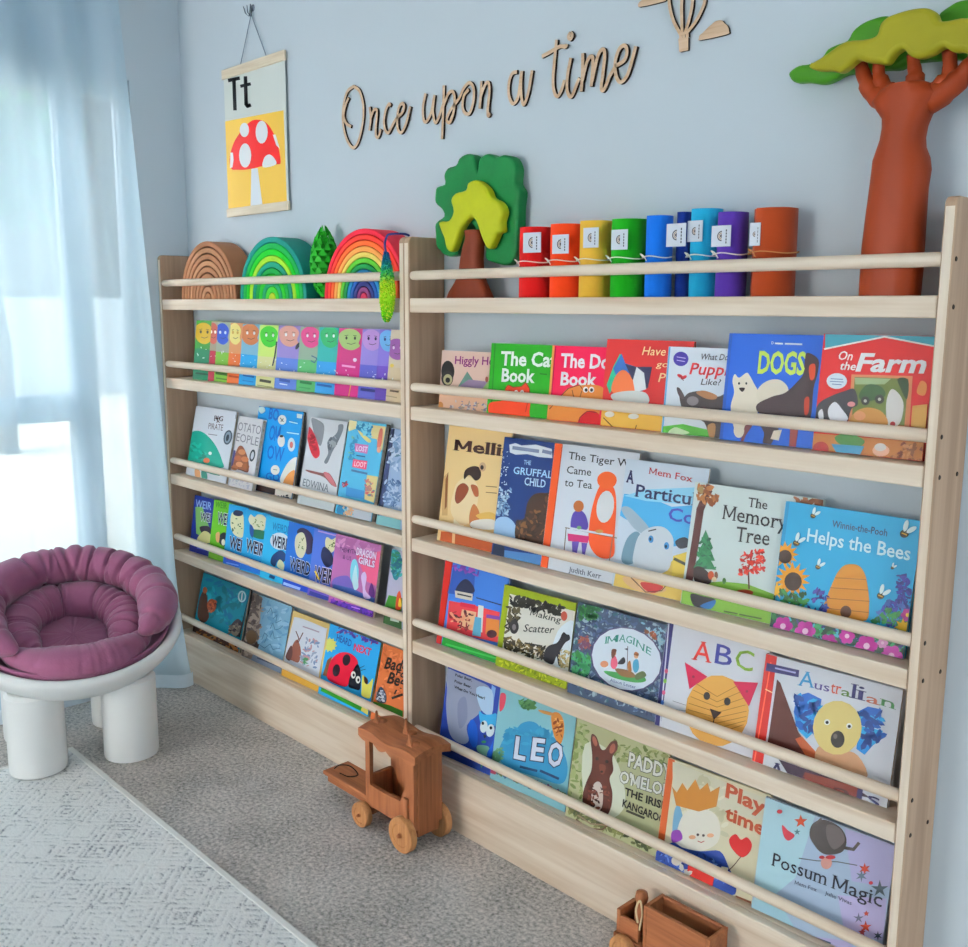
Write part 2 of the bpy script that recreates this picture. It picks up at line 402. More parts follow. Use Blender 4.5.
# garden seen through the curtain
tag(MB().box(-14, -.121, -20, 10, -.35, -.15).build('ground_outside', paint('garden_gravel', (.62, .60, .52, 1), .9, .2, 6)), kind='structure')
tag(MB().box(-14, -13.9, -20, 10, -.15, 1.5).build('wall_garden', paint('garden_wall_render', (.50, .53, .57, 1), .9, .1, 3)), kind='structure')
tg = thing('garden_tree', (-7.5, 1.7, -.15), 'leafy garden tree outside, seen hazily through the curtain', 'tree')
MB().tube([(-7.5, 1.7, -.15), (-7.45, 1.72, .9), (-7.5, 1.65, 1.9), (-7.55, 1.7, 2.6)], [.14, .11, .09, .05], 10).build('trunk', paint('garden_bark', '6b5a4c', .9), tg, True)
m = MB(); rr = random.Random(4)
for i in range(900):
    a, b, c = rr.gauss(0, 1), rr.gauss(0, 1), rr.gauss(0, .8); l = math.sqrt(a * a + b * b + c * c); q = rr.random() ** .4 / l
    p = Vector((-7.5 + a * q * 1.0, 1.7 + b * q * 1.0, 3.0 + c * q * .95)); d = Vector((rr.uniform(-1, 1), rr.uniform(-1, 1), rr.uniform(-1, .3))).normalized() * .16
    e = d.cross(Vector((rr.uniform(-1, 1), rr.uniform(-1, 1), .3))).normalized() * .06
    m.add([p, p + d * .5 + e, p + d, p + d * .5 - e], [(0, 1, 2, 3)])
m.build('crown', paint('garden_leaves', '5d7c63', .7), tg)
# ------------------------------------------------------------------ sheer curtain
cm, ct, cb = nt('sheer_curtain')
cb.inputs['Base Color'].default_value = (.74, .86, .93, 1); cb.inputs['Roughness'].default_value = .9; cb.inputs['Specular IOR Level'].default_value = .05
tl = N(ct, 'ShaderNodeBsdfTranslucent'); tl.inputs[0].default_value = (.68, .86, .97, 1)
tp = N(ct, 'ShaderNodeBsdfTransparent'); tp.inputs[0].default_value = (.97, .985, 1, 1)
mx1 = N(ct, 'ShaderNodeMixShader'); mx1.inputs[0].default_value = .62
mx2 = N(ct, 'ShaderNodeMixShader'); mx2.inputs[0].default_value = .26
ct.links.new(cb.outputs[0], mx1.inputs[1]); ct.links.new(tl.outputs[0], mx1.inputs[2])
ct.links.new(mx1.outputs[0], mx2.inputs[1]); ct.links.new(tp.outputs[0], mx2.inputs[2])
ct.links.new(mx2.outputs[0], ct.nodes['Material Output'].inputs[0])
def curt(u, v):
    z = 2.44 * (1 - v) + .004
    ye = -.135 - .115 * max(0, (z - .2) / 2.2) ** 1.25
    y = ye - (3.2 * u) - .0
    fl = max(0, 1 - z / .45) ** 2
    ph = u * 3.2 / .17 * 2 * pi
    x = .058 + (.020 + .006 * math.sin(u * 9)) * math.sin(ph + .5 * math.sin(u * 23)) + .010 * math.sin(ph * .37 + 1)
    near = math.exp(-u * 3.2 / .16)
    x += fl * (.012 + .075 * near) + .008 * (1 - v)
    lim = .30 - .254 * min(1, max(0, (-.16 - y) / .14)) if z < .75 else .3
    return Vector((min(lim, max(.012, x)), min(y, -.131), z))
cu = thing('sheer_curtain', (.06, -1.8, 0), 'pale blue-white sheer curtain hanging over the window to the carpet', 'curtain')
MB().grid(curt, 420, 40).build('curtain_fabric', cm, cu, True)
def hem(u, v):
    p = curt(u, 1); p2 = curt(min(1, u + .002), 1); return p + Vector((.0035, 0, .05 * (1 - v)))
hm = paint('curtain_hem_cloth', (.72, .80, .86, 1), .9)
MB().grid(hem, 420, 1).build('hem', hm, cu, True)
tk = thing('curtain_track', (.06, -1.8, 2.45), 'white curtain track fixed under the ceiling above the window', 'curtain track')
m = MB(); m.box(.03, .09, -3.6, -.06, 2.445, 2.475, bev=.004); m.build('rail', TRIMM, tk)
for y in (-.3, -1.8, -3.3): MB().box(-.0, .05, y - .01, y + .01, 2.476, 2.50).build('bracket', TRIMM, tk)
# ------------------------------------------------------------------ rug
def rug_mat():
    m, t, b = nt('rug_weave'); tc = N(t, 'ShaderNodeTexCoord')
    mp = N(t, 'ShaderNodeMapping'); mp.inputs['Rotation'].default_value = (0, 0, pi / 4); t.links.new(tc.outputs['Object'], mp.inputs['Vector'])
    vo = N(t, 'ShaderNodeTexVoronoi', feature='F1', distance='CHEBYCHEV'); vo.inputs['Scale'].default_value = 11; vo.inputs['Randomness'].default_value = .35
    t.links.new(mp.outputs[0], vo.inputs['Vector'])
    sn = N(t, 'ShaderNodeMath', operation='SINE'); ml = N(t, 'ShaderNodeMath', operation='MULTIPLY'); ml.inputs[1].default_value = 34
    t.links.new(vo.outputs['Distance'], ml.inputs[0]); t.links.new(ml.outputs[0], sn.inputs[0])
    n = N(t, 'ShaderNodeTexNoise'); n.inputs['Scale'].default_value = 60; n.inputs['Detail'].default_value = 6; n.inputs['Roughness'].default_value = .8
    mp2 = N(t, 'ShaderNodeMapping'); mp2.inputs['Scale'].default_value = (1, 1.8, 1); t.links.new(tc.outputs['Object'], mp2.inputs['Vector']); t.links.new(mp2.outputs[0], n.inputs['Vector'])
    ad = N(t, 'ShaderNodeMath', operation='MULTIPLY_ADD'); ad.inputs[1].default_value = .07; t.links.new(sn.outputs[0], ad.inputs[0]); t.links.new(n.outputs['Fac'], ad.inputs[2])
    n4 = N(t, 'ShaderNodeTexNoise'); n4.inputs['Scale'].default_value = 7; t.links.new(tc.outputs['Object'], n4.inputs['Vector'])
    ad2 = N(t, 'ShaderNodeMath', operation='MULTIPLY_ADD'); ad2.inputs[1].default_value = .25; t.links.new(n4.outputs['Fac'], ad2.inputs[0]); t.links.new(ad.outputs[0], ad2.inputs[2])
    cr = N(t, 'ShaderNodeValToRGB'); e = cr.color_ramp.elements
    e[0].position = .44; e[0].color = (.30, .31, .33, 1); e[1].position = .66; e[1].color = (.90, .89, .87, 1)
    k = e.new(.55); k.color = (.80, .795, .785, 1)
    t.links.new(ad2.outputs[0], cr.inputs[0]); t.links.new(cr.outputs[0], b.inputs['Base Color'])
    b.inputs['Roughness'].default_value = .95; b.inputs['Specular IOR Level'].default_value = .1
    bp = N(t, 'ShaderNodeBump'); bp.inputs['Strength'].default_value = .9; bp.inputs['Distance'].default_value = .006
    t.links.new(ad2.outputs[0], bp.inputs['Height']); t.links.new(bp.outputs[0], b.inputs['Normal'])
    return m
RGX0, RGY1 = .385, -.667
rg = thing('area_rug', (1.8, -2, 0), 'pale grey woven rug with mottled raised pattern on the carpet', 'rug')
MB().box(RGX0, 3.9, -3.1, RGY1, .0005, .0075, bev=.002).build('rug_field', rug_mat(), rg)
m = MB(); m.box(RGX0 - .002, 3.902, RGY1 - .016, RGY1 + .002, .0005, .009, bev=.003); m.box(RGX0 - .002, RGX0 + .014, -3.1, RGY1 - .016, .0005, .009, bev=.003)
m.build('bound_edge', paint('rug_binding', (.78, .76, .72, 1), .9, .05, 120, .3, 200), rg)
# ------------------------------------------------------------------ bookcases
D = .1216; TIERS = [1.398, 1.1215, .7706, .4868, .176]; RODZ = [1.455, 1.171, .8205, .536, .231]; TH = .036; PT = .0195; TOP = 1.552
SCREW = paint('screw_hole', '3a2a20', .5)
def panel_poly(x):
    r = .014; pts = [(x, -.001, 0), (x, -D, 0)]
    for k in range(6):
        a = pi / 2 * k / 5; pts.append((x, -D + r - r * math.cos(a), TOP - r + r * math.sin(a)))
    for k in range(3):
        a = pi / 2 * k / 2; pts.append((x, -.001 - .006 + .006 * math.sin(a), TOP - .006 + .006 * math.cos(a)))
    return pts
def bookcase(x0, x1, label, screws):
    b = thing('bookcase', ((x0 + x1) / 2, -D / 2, 0), label, 'bookcase', 'pine front-facing bookcases')
    for i, x in enumerate((x0, x1 - PT)):
        o = MB().prism(panel_poly(x), (PT, 0, 0), bev=.0025, seg=2).build('side_panel', PINE_SHADED, b)
        MB().box(x + .0025, x + PT - .0025, -D - .0006, -D + .002, .003, TOP - .016, bev=.0005).build('lit_edge_strip', PINE_LIT, o)  # strip keeps the lit tone of the same pine on the front
        if screws and i == 1:
            for k in range(5):
                for y, z in ((-.1086, RODZ[k]), (-.104, TIERS[k] - .018), (-.032, TIERS[k] - .02)):
                    mm = MB().lathe([(0, .0012), (.003, .0014), (.0042, .0005), (.0045, -.004), (0, -.004)], (x1, y, z), 10, M=Matrix.Rotation(pi / 2, 3, 'Y'))
                    mm.build('screw', SCREW, o)
    a, c = x0 + PT, x1 - PT
    for k in range(5):
        if k < 4: MB().box(a, c, -D + .001, -.002, TIERS[k] - TH, TIERS[k], bev=.003).build('shelf', PINE_X, b)
        else: MB().box(a, c, -D + .024, -.002, TIERS[k] - .022, TIERS[k], bev=.002).build('shelf', PINE_X, b)
        MB().tube([(a, -.1086, RODZ[k]), (a + .012, -.1086, RODZ[k]), (c - .012, -.1086, RODZ[k]), (c, -.1086, RODZ[k])], [.0108, .0118, .0118, .0118], 16).build('rod', PINE_X, b, True, 40)
    MB().box(a, c, -D + .001, -D + .023, 0.0005, TIERS[4], bev=.003).build('kick_board', PINE_X, b)
    return b
bookcase(0.002, 1.3830, 'pale pine bookcase on the window side, under the rainbows and hanging poster', False)
bookcase(1.3835, 2.750, 'pale pine bookcase farther from the window, under the felt rolls and tall wooden tree', True)
# ------------------------------------------------------------------ wooden letters and cut-outs on the wall
PLYF = wood('ply_face', 'd8bfa6', 'c4a68a', 'x', 2, .6)
PLYE = paint('burnt_ply_edge', '3d2c26', .7)
def ribbon(path, w, y0=-.002, t=.005):
    """plywood strip following a wall path: front face and burnt edge as two builders"""
    P = [Vector(p) for p in path]; L = []; R = []
    for i, p in enumerate(P):
        d = (P[min(i + 1, len(P) - 1)] - P[max(i - 1, 0)]); d.y = 0; d.normalize(); n = Vector((-d.z, 0, d.x)) * (w / 2)
        L.append(p + n); R.append(p - n)
    return L, R
def word(nm, strokes, fr, label, w=.0085):
    fx, fy, sc = fr; root = None; fm = MB(); em = MB(); yb, yf = -.0015, -.0075; allp = []
    for si, s in enumerate(strokes):
        pts = [at(fx + x / sc, fy + y / sc, 'y', -.006) for x, y in s]
        for p in pts: p.y = 0
        P = spline(pts, 6); allp += P
        L, R = ribbon(P, w); o = Vector((0, yf - si * .0002, 0)); q = Vector((0, yb, 0)); n = len(P)
        fm.add([p + o for p in L] + [p + o for p in R], [(i, i + 1, n + i + 1, n + i) for i in range(n - 1)])
        em.add([p + o + Vector((0, .0003, 0)) for p in L] + [p + q for p in L], [(i, n + i, n + i + 1, i + 1) for i in range(n - 1)])
        em.add([p + o + Vector((0, .0003, 0)) for p in R] + [p + q for p in R], [(i, i + 1, n + i + 1, n + i) for i in range(n - 1)])
        for e in (0, -1): em.add([L[e] + o, R[e] + o, R[e] + q, L[e] + q], [(0, 1, 2, 3)])
    c = sum(allp, Vector()) / len(allp); c.y = -.001
    root = thing('word_sign', c, label, 'wall word', 'script words on the wall')
    fm.build('front_face', PLYF, root); em.build('burnt_edge', PLYE, root)
Z2 = (330, 60, 5.694); Z3 = (495, 20, 6.453)
word('once', [[(135, 150), (168, 175), (188, 240), (192, 310), (182, 390), (160, 470), (133, 500), (103, 465), (82, 400), (74, 330), (80, 250), (100, 180), (135, 150)], [(108, 215), (90, 260), (80, 320), (95, 362), (122, 380)],
  [(228, 268), (234, 330), (226, 402)], [(232, 340), (250, 290), (266, 282), (270, 310), (264, 380), (264, 432), (278, 438), (292, 395)], [(348, 262), (338, 252), (320, 288), (310, 350), (318, 400), (335, 415), (352, 385)],
  [(352, 385), (380, 335), (415, 300), (425, 265), (412, 248), (393, 280), (385, 350), (392, 400), (412, 412), (437, 360), (460, 265)]], Z2, 'wooden script word Once, first word of the phrase on the wall')
word('upon', [[(545, 190), (531, 270), (535, 340), (552, 350), (577, 300), (597, 200)], [(597, 200), (588, 290), (600, 355), (618, 335), (645, 255)], [(650, 145), (647, 280), (640, 450)],
  [(648, 265), (675, 195), (700, 180), (712, 220), (706, 300), (685, 355), (667, 340), (690, 285), (740, 215), (762, 165), (795, 130), (820, 160), (820, 230), (800, 300), (775, 305), (758, 270), (765, 205), (792, 168)],
  [(865, 120), (862, 200), (855, 277)], [(860, 215), (885, 145), (905, 130), (911, 180), (902, 270), (903, 318), (914, 303)]], Z2, 'wooden script word upon, second word of the phrase on the wall')
word('a', [[(145, 335), (112, 348), (92, 410), (93, 490), (117, 540), (147, 510), (160, 440), (172, 340)], [(175, 330), (170, 430), (175, 510), (190, 545), (217, 470), (242, 325)]], Z3, 'single wooden script letter a between two longer words on the wall')
word('time', [[(400, 128), (387, 250), (377, 400), (387, 470), (407, 492), (432, 450), (450, 388)], [(305, 236), (350, 212), (420, 172), (458, 172), (464, 155)], [(492, 245), (472, 350), (467, 440), (482, 490), (502, 486), (532, 410), (548, 375)],
  [(490, 82), (502, 100), (490, 124), (477, 108), (490, 82)], [(570, 215), (568, 340), (560, 462)], [(566, 400), (600, 265), (630, 237), (636, 290), (625, 430)], [(630, 400), (668, 235), (700, 190), (713, 230), (700, 350), (690, 440), (708, 450), (742, 370), (780, 300)],
  [(780, 300), (840, 260), (856, 200), (840, 166), (806, 190), (781, 270), (786, 360), (815, 402), (857, 360), (890, 260), (913, 170)]], Z3, 'wooden script word time, last word of the phrase on the wall')
Z4 = (640, 0, 9.68)
def w4(x, y): p = at(640 + x / 9.68, y / 9.68, 'y', -.006); p.y = 0; return p
def cutout(nm, outlines, label, cat, strokes=(), w=.007):
    c = w4(*outlines[0][0]); c.y = -.001; r = thing(nm, c, label, cat)
    fm = MB(); em = MB()
    for o in outlines:
        P = [p for p in spline([w4(*q) for q in o], 5, True)]
        em.prism([p + Vector((0, -.0015, 0)) for p in P], (0, -.0055, 0)); fm.prism([p + Vector((0, -.0071, 0)) for p in P], (0, -.0006, 0))
    for s in strokes:
        P = spline([w4(*q) for q in s], 6); L, R = ribbon(P, w); n = len(P)
        o = Vector((0, -.0078, 0)); q = Vector((0, -.0015, 0))
        fm.add([p + o for p in L] + [p + o for p in R], [(i, i + 1, n + i + 1, n + i) for i in range(n - 1)])
        for S in (L, R): em.add([p + o * .96 for p in S] + [p + q for p in S], [(i, n + i, n + i + 1, i + 1) for i in range(n - 1)])
    fm.build('front_face', PLYF, r); em.build('burnt_edge', PLYE, r)
cutout('cloud_wall_art', [[(575, 375), (590, 390), (840, 335), (865, 300), (850, 250), (820, 225), (795, 198), (740, 205), (700, 235), (660, 270), (610, 320), (580, 345)]], 'small wooden cloud cut-out on the wall, near the balloon basket', 'wall decoration')
cutout('cloud_wall_art', [[(-15, 60), (20, 66), (235, 15), (245, -15), (215, -55), (160, -70), (110, -45), (60, -20), (0, 20)]], 'wooden cloud cut-out on the wall, cut off by the top of the photo', 'wall decoration')
cutout('balloon_wall_art', [[(376, 385), (380, 440), (384, 495), (392, 504), (428, 496), (463, 489), (470, 478), (470, 424), (470, 370), (462, 361), (422, 368), (383, 374)], [(385, 325), (455, 310), (452, 330), (390, 345)]], 'wooden hot-air balloon cut-out with a square basket on the wall', 'wall decoration',
  [[(392, 325), (335, 220), (300, 110), (285, 0), (290, -120), (350, -230), (450, -280)], [(412, 322), (408, 180), (408, 20), (425, -130), (450, -280)], [(440, 318), (480, 190), (510, 40), (505, -120), (450, -280)], [(462, 312), (540, 215), (600, 100), (632, 0), (625, -130), (560, -240), (450, -280)], [(398, 325), (398, 375)], [(428, 320), (428, 370)], [(460, 315), (462, 365)]])
# ------------------------------------------------------------------ hanging poster
yP = -.010
tl_, tr_, bl_, br_ = (at(u, v, 'y', yP) for u, v in ((223.5, 74), (284.5, 54.5), (228.5, 214), (289, 206)))
px0 = (tl_.x + bl_.x) / 2; px1 = (tr_.x + br_.x) / 2; pz1 = (tl_.z + tr_.z) / 2; pz0 = (bl_.z + br_.z) / 2
po = thing('hanging_poster', (px0, yP, pz0), 'cream and yellow letter Tt poster with a red spotted toadstool, hung by cord', 'poster')
A = Art(Vector((px0, yP, pz0)), Vector((1, 0, 0)), Vector((0, 0, 1)), px1 - px0, pz1 - pz0, (0, 0, 1)); A.fr = (0, 0, 2.785)
A.mb.box(px0, px1, yP, yP + .0008, pz0, pz1, hx('d9dcd6'))
A.draw([('full', 'd9dcd6'), ('p', 'e8c25a', [(627, 338), (790, 307), (800, 585), (634, 605)]),
 ('p', 'e4e6ea', [(700, 470), (718, 468), (732, 577), (698, 582)]),
 ('sp', 'd6201f', [(645, 470), (640, 440), (655, 390), (690, 345), (715, 333), (745, 345), (770, 390), (782, 450), (770, 458), (735, 462), (690, 472), (660, 473)]),
 ('e', 'e9ebf0', 683, 433, 17, 34), ('e', 'e9ebf0', 729, 368, 17, 32), ('e', 'e9ebf0', 681, 362, 13, 20), ('p', 'e9ebf0', [(641, 468), (642, 425), (649, 425), (651, 445), (648, 466)]), ('sp', 'e9ebf0', [(733, 466), (736, 440), (750, 430), (764, 440), (769, 458)]), ('p', 'e9ebf0', [(760, 375), (768, 375), (780, 415), (770, 405)]),
 ('l', '1c1c1e', 10, [(638, 224), (666, 218)]), ('l', '1c1c1e', 10, [(652, 222), (655, 305)]), ('l', '1c1c1e', 10, [(684, 215), (686, 290), (690, 296), (697, 293)]), ('l', '1c1c1e', 9, [(672, 240), (697, 234)])])
A.mb.build('paper', PRINT, po)
RAILM = wood('poster_rail_wood', 'e3d6c2', 'd2c0a6', 'x', 2)
MB().box(px0 - .004, px1 + .004, yP - .006, yP + .004, pz1 - .018, pz1 + .012, bev=.002).build('top_rail', RAILM, po)
MB().box(px0 - .004, px1 + .004, yP - .006, yP + .004, pz0 - .012, pz0 + .016, bev=.002).build('bottom_rail', RAILM, po)
hk = at(250, 14, 'y', -.012); sm = paint('grey_cord', '7d8896', .8)
for f in (.30, .72):
    MB().tube([(px0 + (px1 - px0) * f, yP, pz1 + .012), (hk.x, -.008, hk.z)], .0016, 6).build('cord', sm, po)
m = MB(); h = Vector((hk.x, 0, hk.z))
hs = paint('hook_metal', '6a7482', .35)
hook = thing('wall_hook', (hk.x, -.0005, hk.z), 'small grey three-pronged hook on the wall above the letter poster', 'hook')
MB().lathe([(0, .004), (.009, .003), (.011, 0)], h + Vector((0, -.0006, .02)), 14, M=Matrix.Rotation(pi / 2, 3, 'X')).build('back_plate', hs, hook, True)
for dx in (-.014, 0, .014):
    MB().tube([h + Vector((0, -.004, .018)), h + Vector((dx * .4, -.014, -.006)), h + Vector((dx, -.020, .004)), h + Vector((dx * 1.5, -.022, .024))], [.002, .002, .002, .0015], 8).build('prong', hs, hook, True)
# ------------------------------------------------------------------ nesting rainbows on the top tier
ZT = TIERS[0] + .0005
def arch(cx, y0, y1, rx, rz, th, col, name, label, group, solid=False):
    r = .002; sec = [(0, y0 + r), (r, y0), (th - r, y0), (th, y0 + r), (th, y1 - r), (th - r, y1), (r, y1), (0, y1 - r)]
    n = 40; m = MB(); vs = []; fs = []; K = len(sec)
    for i in range(n + 1):
        a = pi * i / n
        for d, y in sec:
            vs.append((cx - (rx - d) * math.cos(a), y, ZT + max(0, (rz - d)) * math.sin(a)))
    for i in range(n):
        for k in range(K): fs.append((i * K + k, i * K + (k + 1) % K, (i + 1) * K + (k + 1) % K, (i + 1) * K + k))
    fs.append(list(range(K))[::-1]); fs.append([n * K + k for k in range(K)])
    loc = Vector((cx, (y0 + y1) / 2, ZT)); m.add(vs, fs)
    o = m.build(name, col, None, True, 30, loc=loc); tag(o, label, 'toy arch', group); return o
ORD = ['outermost', 'second', 'third', 'fourth', 'fifth', 'sixth', 'seventh', 'eighth', 'ninth', 'tenth', 'eleventh', 'innermost']
def rainbow(cx, y0, y1, rx, rz, cols, what, grp, tint, gap=.002):
    n = len(cols); st = rx / n
    for i, c in enumerate(cols):
        f = rx - i * st; fz = rz - i * rz / n; last = i == n - 1
        m = paint('stained_arch_' + c, c, .6, .10, 18, .1, 90)
        w = 'innermost' if last else ('outermost' if i == 0 else ORD[i] + '-largest')
        arch(cx, y0, y1, f, fz, st - (gap if not last else 0), m, 'rainbow_arch', f'{tint[i]} {w} arch of {what}', grp)
rainbow(.303, -.094, -.012, .186, .190, ['a87a5c', 'b08465', 'a87a5c', 'b58a6a', 'aa7d5e', 'b08465', 'a87a5c', 'b58a6a', 'a57858'], 'the brown wooden nesting rainbow beside the side panel', 'brown nesting arches', ['tan'] * 9, .0042)
rainbow(.705, -.094, -.012, .19, .186, ['1c8f86', '10a050', '18b428', 'a5cf3c', '118f76', '0f9a48', '2cb42a', '12946a', '49b838', 'c3d23c'], 'the green nesting rainbow', 'green nesting arches', ['teal', 'emerald', 'bright green', 'lime', 'dark teal', 'emerald', 'bright green', 'sea-green', 'leaf-green', 'yellow-green'])
rainbow(1.172, -.094, -.012, .186, .186, ['d8304a', 'e0483c', 'e8743c', 'eda860', 'e6cf72', '5fb038', '189050', '2a86b0', '2f64a8', '3a3f7c', '8a4a7c', 'd04468'], 'the multicoloured nesting rainbow', 'multicoloured nesting arches', ['crimson', 'red', 'orange', 'apricot', 'yellow', 'light green', 'green', 'teal-blue', 'blue', 'navy', 'plum', 'pink'])
# ------------------------------------------------------------------ small conifer
c0 = at(322, 297, 'y', -.055); cx, cy = .936, -.056
cf = thing('wooden_conifer', (cx, cy, ZT), 'small bright green carved wooden conifer between two nesting rainbows', 'toy tree')
GR = paint('conifer_green', '259c28', .55, .2, 40)
m = MB(); H = .205
def crad(t): return .038 * (math.sin(pi * min(1, (t * .92 + .10))) ** .75) + .002
m.lathe([(.001, .02 * H)] + [(crad(t / 14) * .82, (.03 + .92 * t / 14) * H) for t in range(15)] + [(.0005, H * .99)], (cx, cy, ZT), 20)
rr = random.Random(3)
for k in range(11):
    t = .06 + k * .082; nn = 9 if k < 8 else 6
    for j in range(nn):
        a = 2 * pi * (j + .5 * (k % 2)) / nn; r0 = crad(t) * .7; ou = Vector((math.cos(a), math.sin(a), 0)); sd = Vector((-math.sin(a), math.cos(a), 0)); w = crad(t) * .42
        b = Vector((cx, cy, ZT + t * H)); tip = b + ou * (crad(min(1, t + .1)) + .0035) + Vector((0, 0, .15 * H)); mid = b + ou * (crad(t) + .002) + Vector((0, 0, .04 * H))
        p = [b + ou * r0 + sd * w, b + ou * r0 - sd * w, mid + sd * w * .8, mid - sd * w * .8, tip, b + ou * r0 * .9 + Vector((0, 0, .06 * H))]
        m.add(p, [(0, 2, 3, 1), (2, 4, 3), (0, 5, 4, 2), (1, 3, 4, 5)])
m.build('foliage', GR, cf)
MB().lathe([(0, 0), (.014, 0), (.012, .014), (0, .014)], (cx, cy, ZT), 12).build('trunk', paint('conifer_trunk', '5a3a28', .7), cf)
# ------------------------------------------------------------------ fuzzy hanging ornament
ot = at(391.5, 237, 'y', -.135); ob = at(394, 321, 'y', -.135); ox, oy = 1.337, -.143
orn = thing('fuzzy_ornament', (ox, oy, 1.35), 'fuzzy spindle ornament fading teal to lime, hanging from the dividing panels', 'ornament')
m = MB(); zt, zb = 1.515, 1.338; rr = random.Random(9)
def ocol(t):
    K = [(0, '3fae22'), (.15, '8cc81e'), (.5, 'b4d42c'), (.68, '3fae5a'), (.82, '148a8c'), (1, '1c4f96')]
    for (a, ca), (b, cb_) in zip(K, K[1:]):
        if t <= b:
            f = (t - a) / (b - a); A_, B_ = hx(ca), hx(cb_); return tuple(x + (y - x) * f for x, y in zip(A_, B_))
    return hx('1c4f96')
def orad(t): return .0275 * max(.06, math.sin(pi * min(1, t ** .75 * .93 + .03))) ** .8
for i in range(1500):
    t = rr.random(); a = rr.random() * 2 * pi; z = zb + t * (zt - zb); r = orad(t); o = Vector((ox + r * .85 * math.cos(a) + .004 * math.sin(t * 3), oy + r * .5 * math.sin(a), z))
    n = Vector((math.cos(a), math.sin(a), rr.uniform(-.5, .2))); s = rr.uniform(.0015, .003); c = ocol(min(1, max(0, t + rr.uniform(-.06, .06))))
    if t < .6 and rr.random() < .3: c = hx('d8dc50')
    u = n.cross(Vector((0, 0, 1))).normalized(); w = n.cross(u)
    m.add([o + u * s, o + w * s, o - u * s, o - w * s, o + n * s * 1.6, o - n * s], [(0, 1, 4), (1, 2, 4), (2, 3, 4), (3, 0, 4), (1, 0, 5), (2, 1, 5), (3, 2, 5), (0, 3, 5)], c)
prof = [(orad(t / 20) * .93, t / 20) for t in range(21)]
vs = []; fs = []
m2 = MB()
for i in range(20):
    for k in range(14):
        def P(i, k): q = 2 * pi * k / 14; r, t = prof[i]; return Vector((ox + r * .85 * math.cos(q) + .004 * math.sin(t * 3), oy + r * .5 * math.sin(q), zb + t * (zt - zb)))
        m.add([P(i, k), P(i, k + 1), P(i + 1, k + 1), P(i + 1, k)], [(0, 1, 2, 3)], ocol(i / 20))
m.build('fuzzy_body', DYE, orn)
CORD = paint('navy_cord', '2c3f7c', .7)
MB().tube(spline([(ox, oy, zt - .004), (ox - .004, oy, zt + .02), (ox + .003, oy, zt + .036), (ox + .012, oy + .004, TOP + .007), (ox + .034, -.110, TOP + .008), (1.373, -.095, TOP + .0045)], 5), .0028, 8).build('cord', CORD, orn, True)
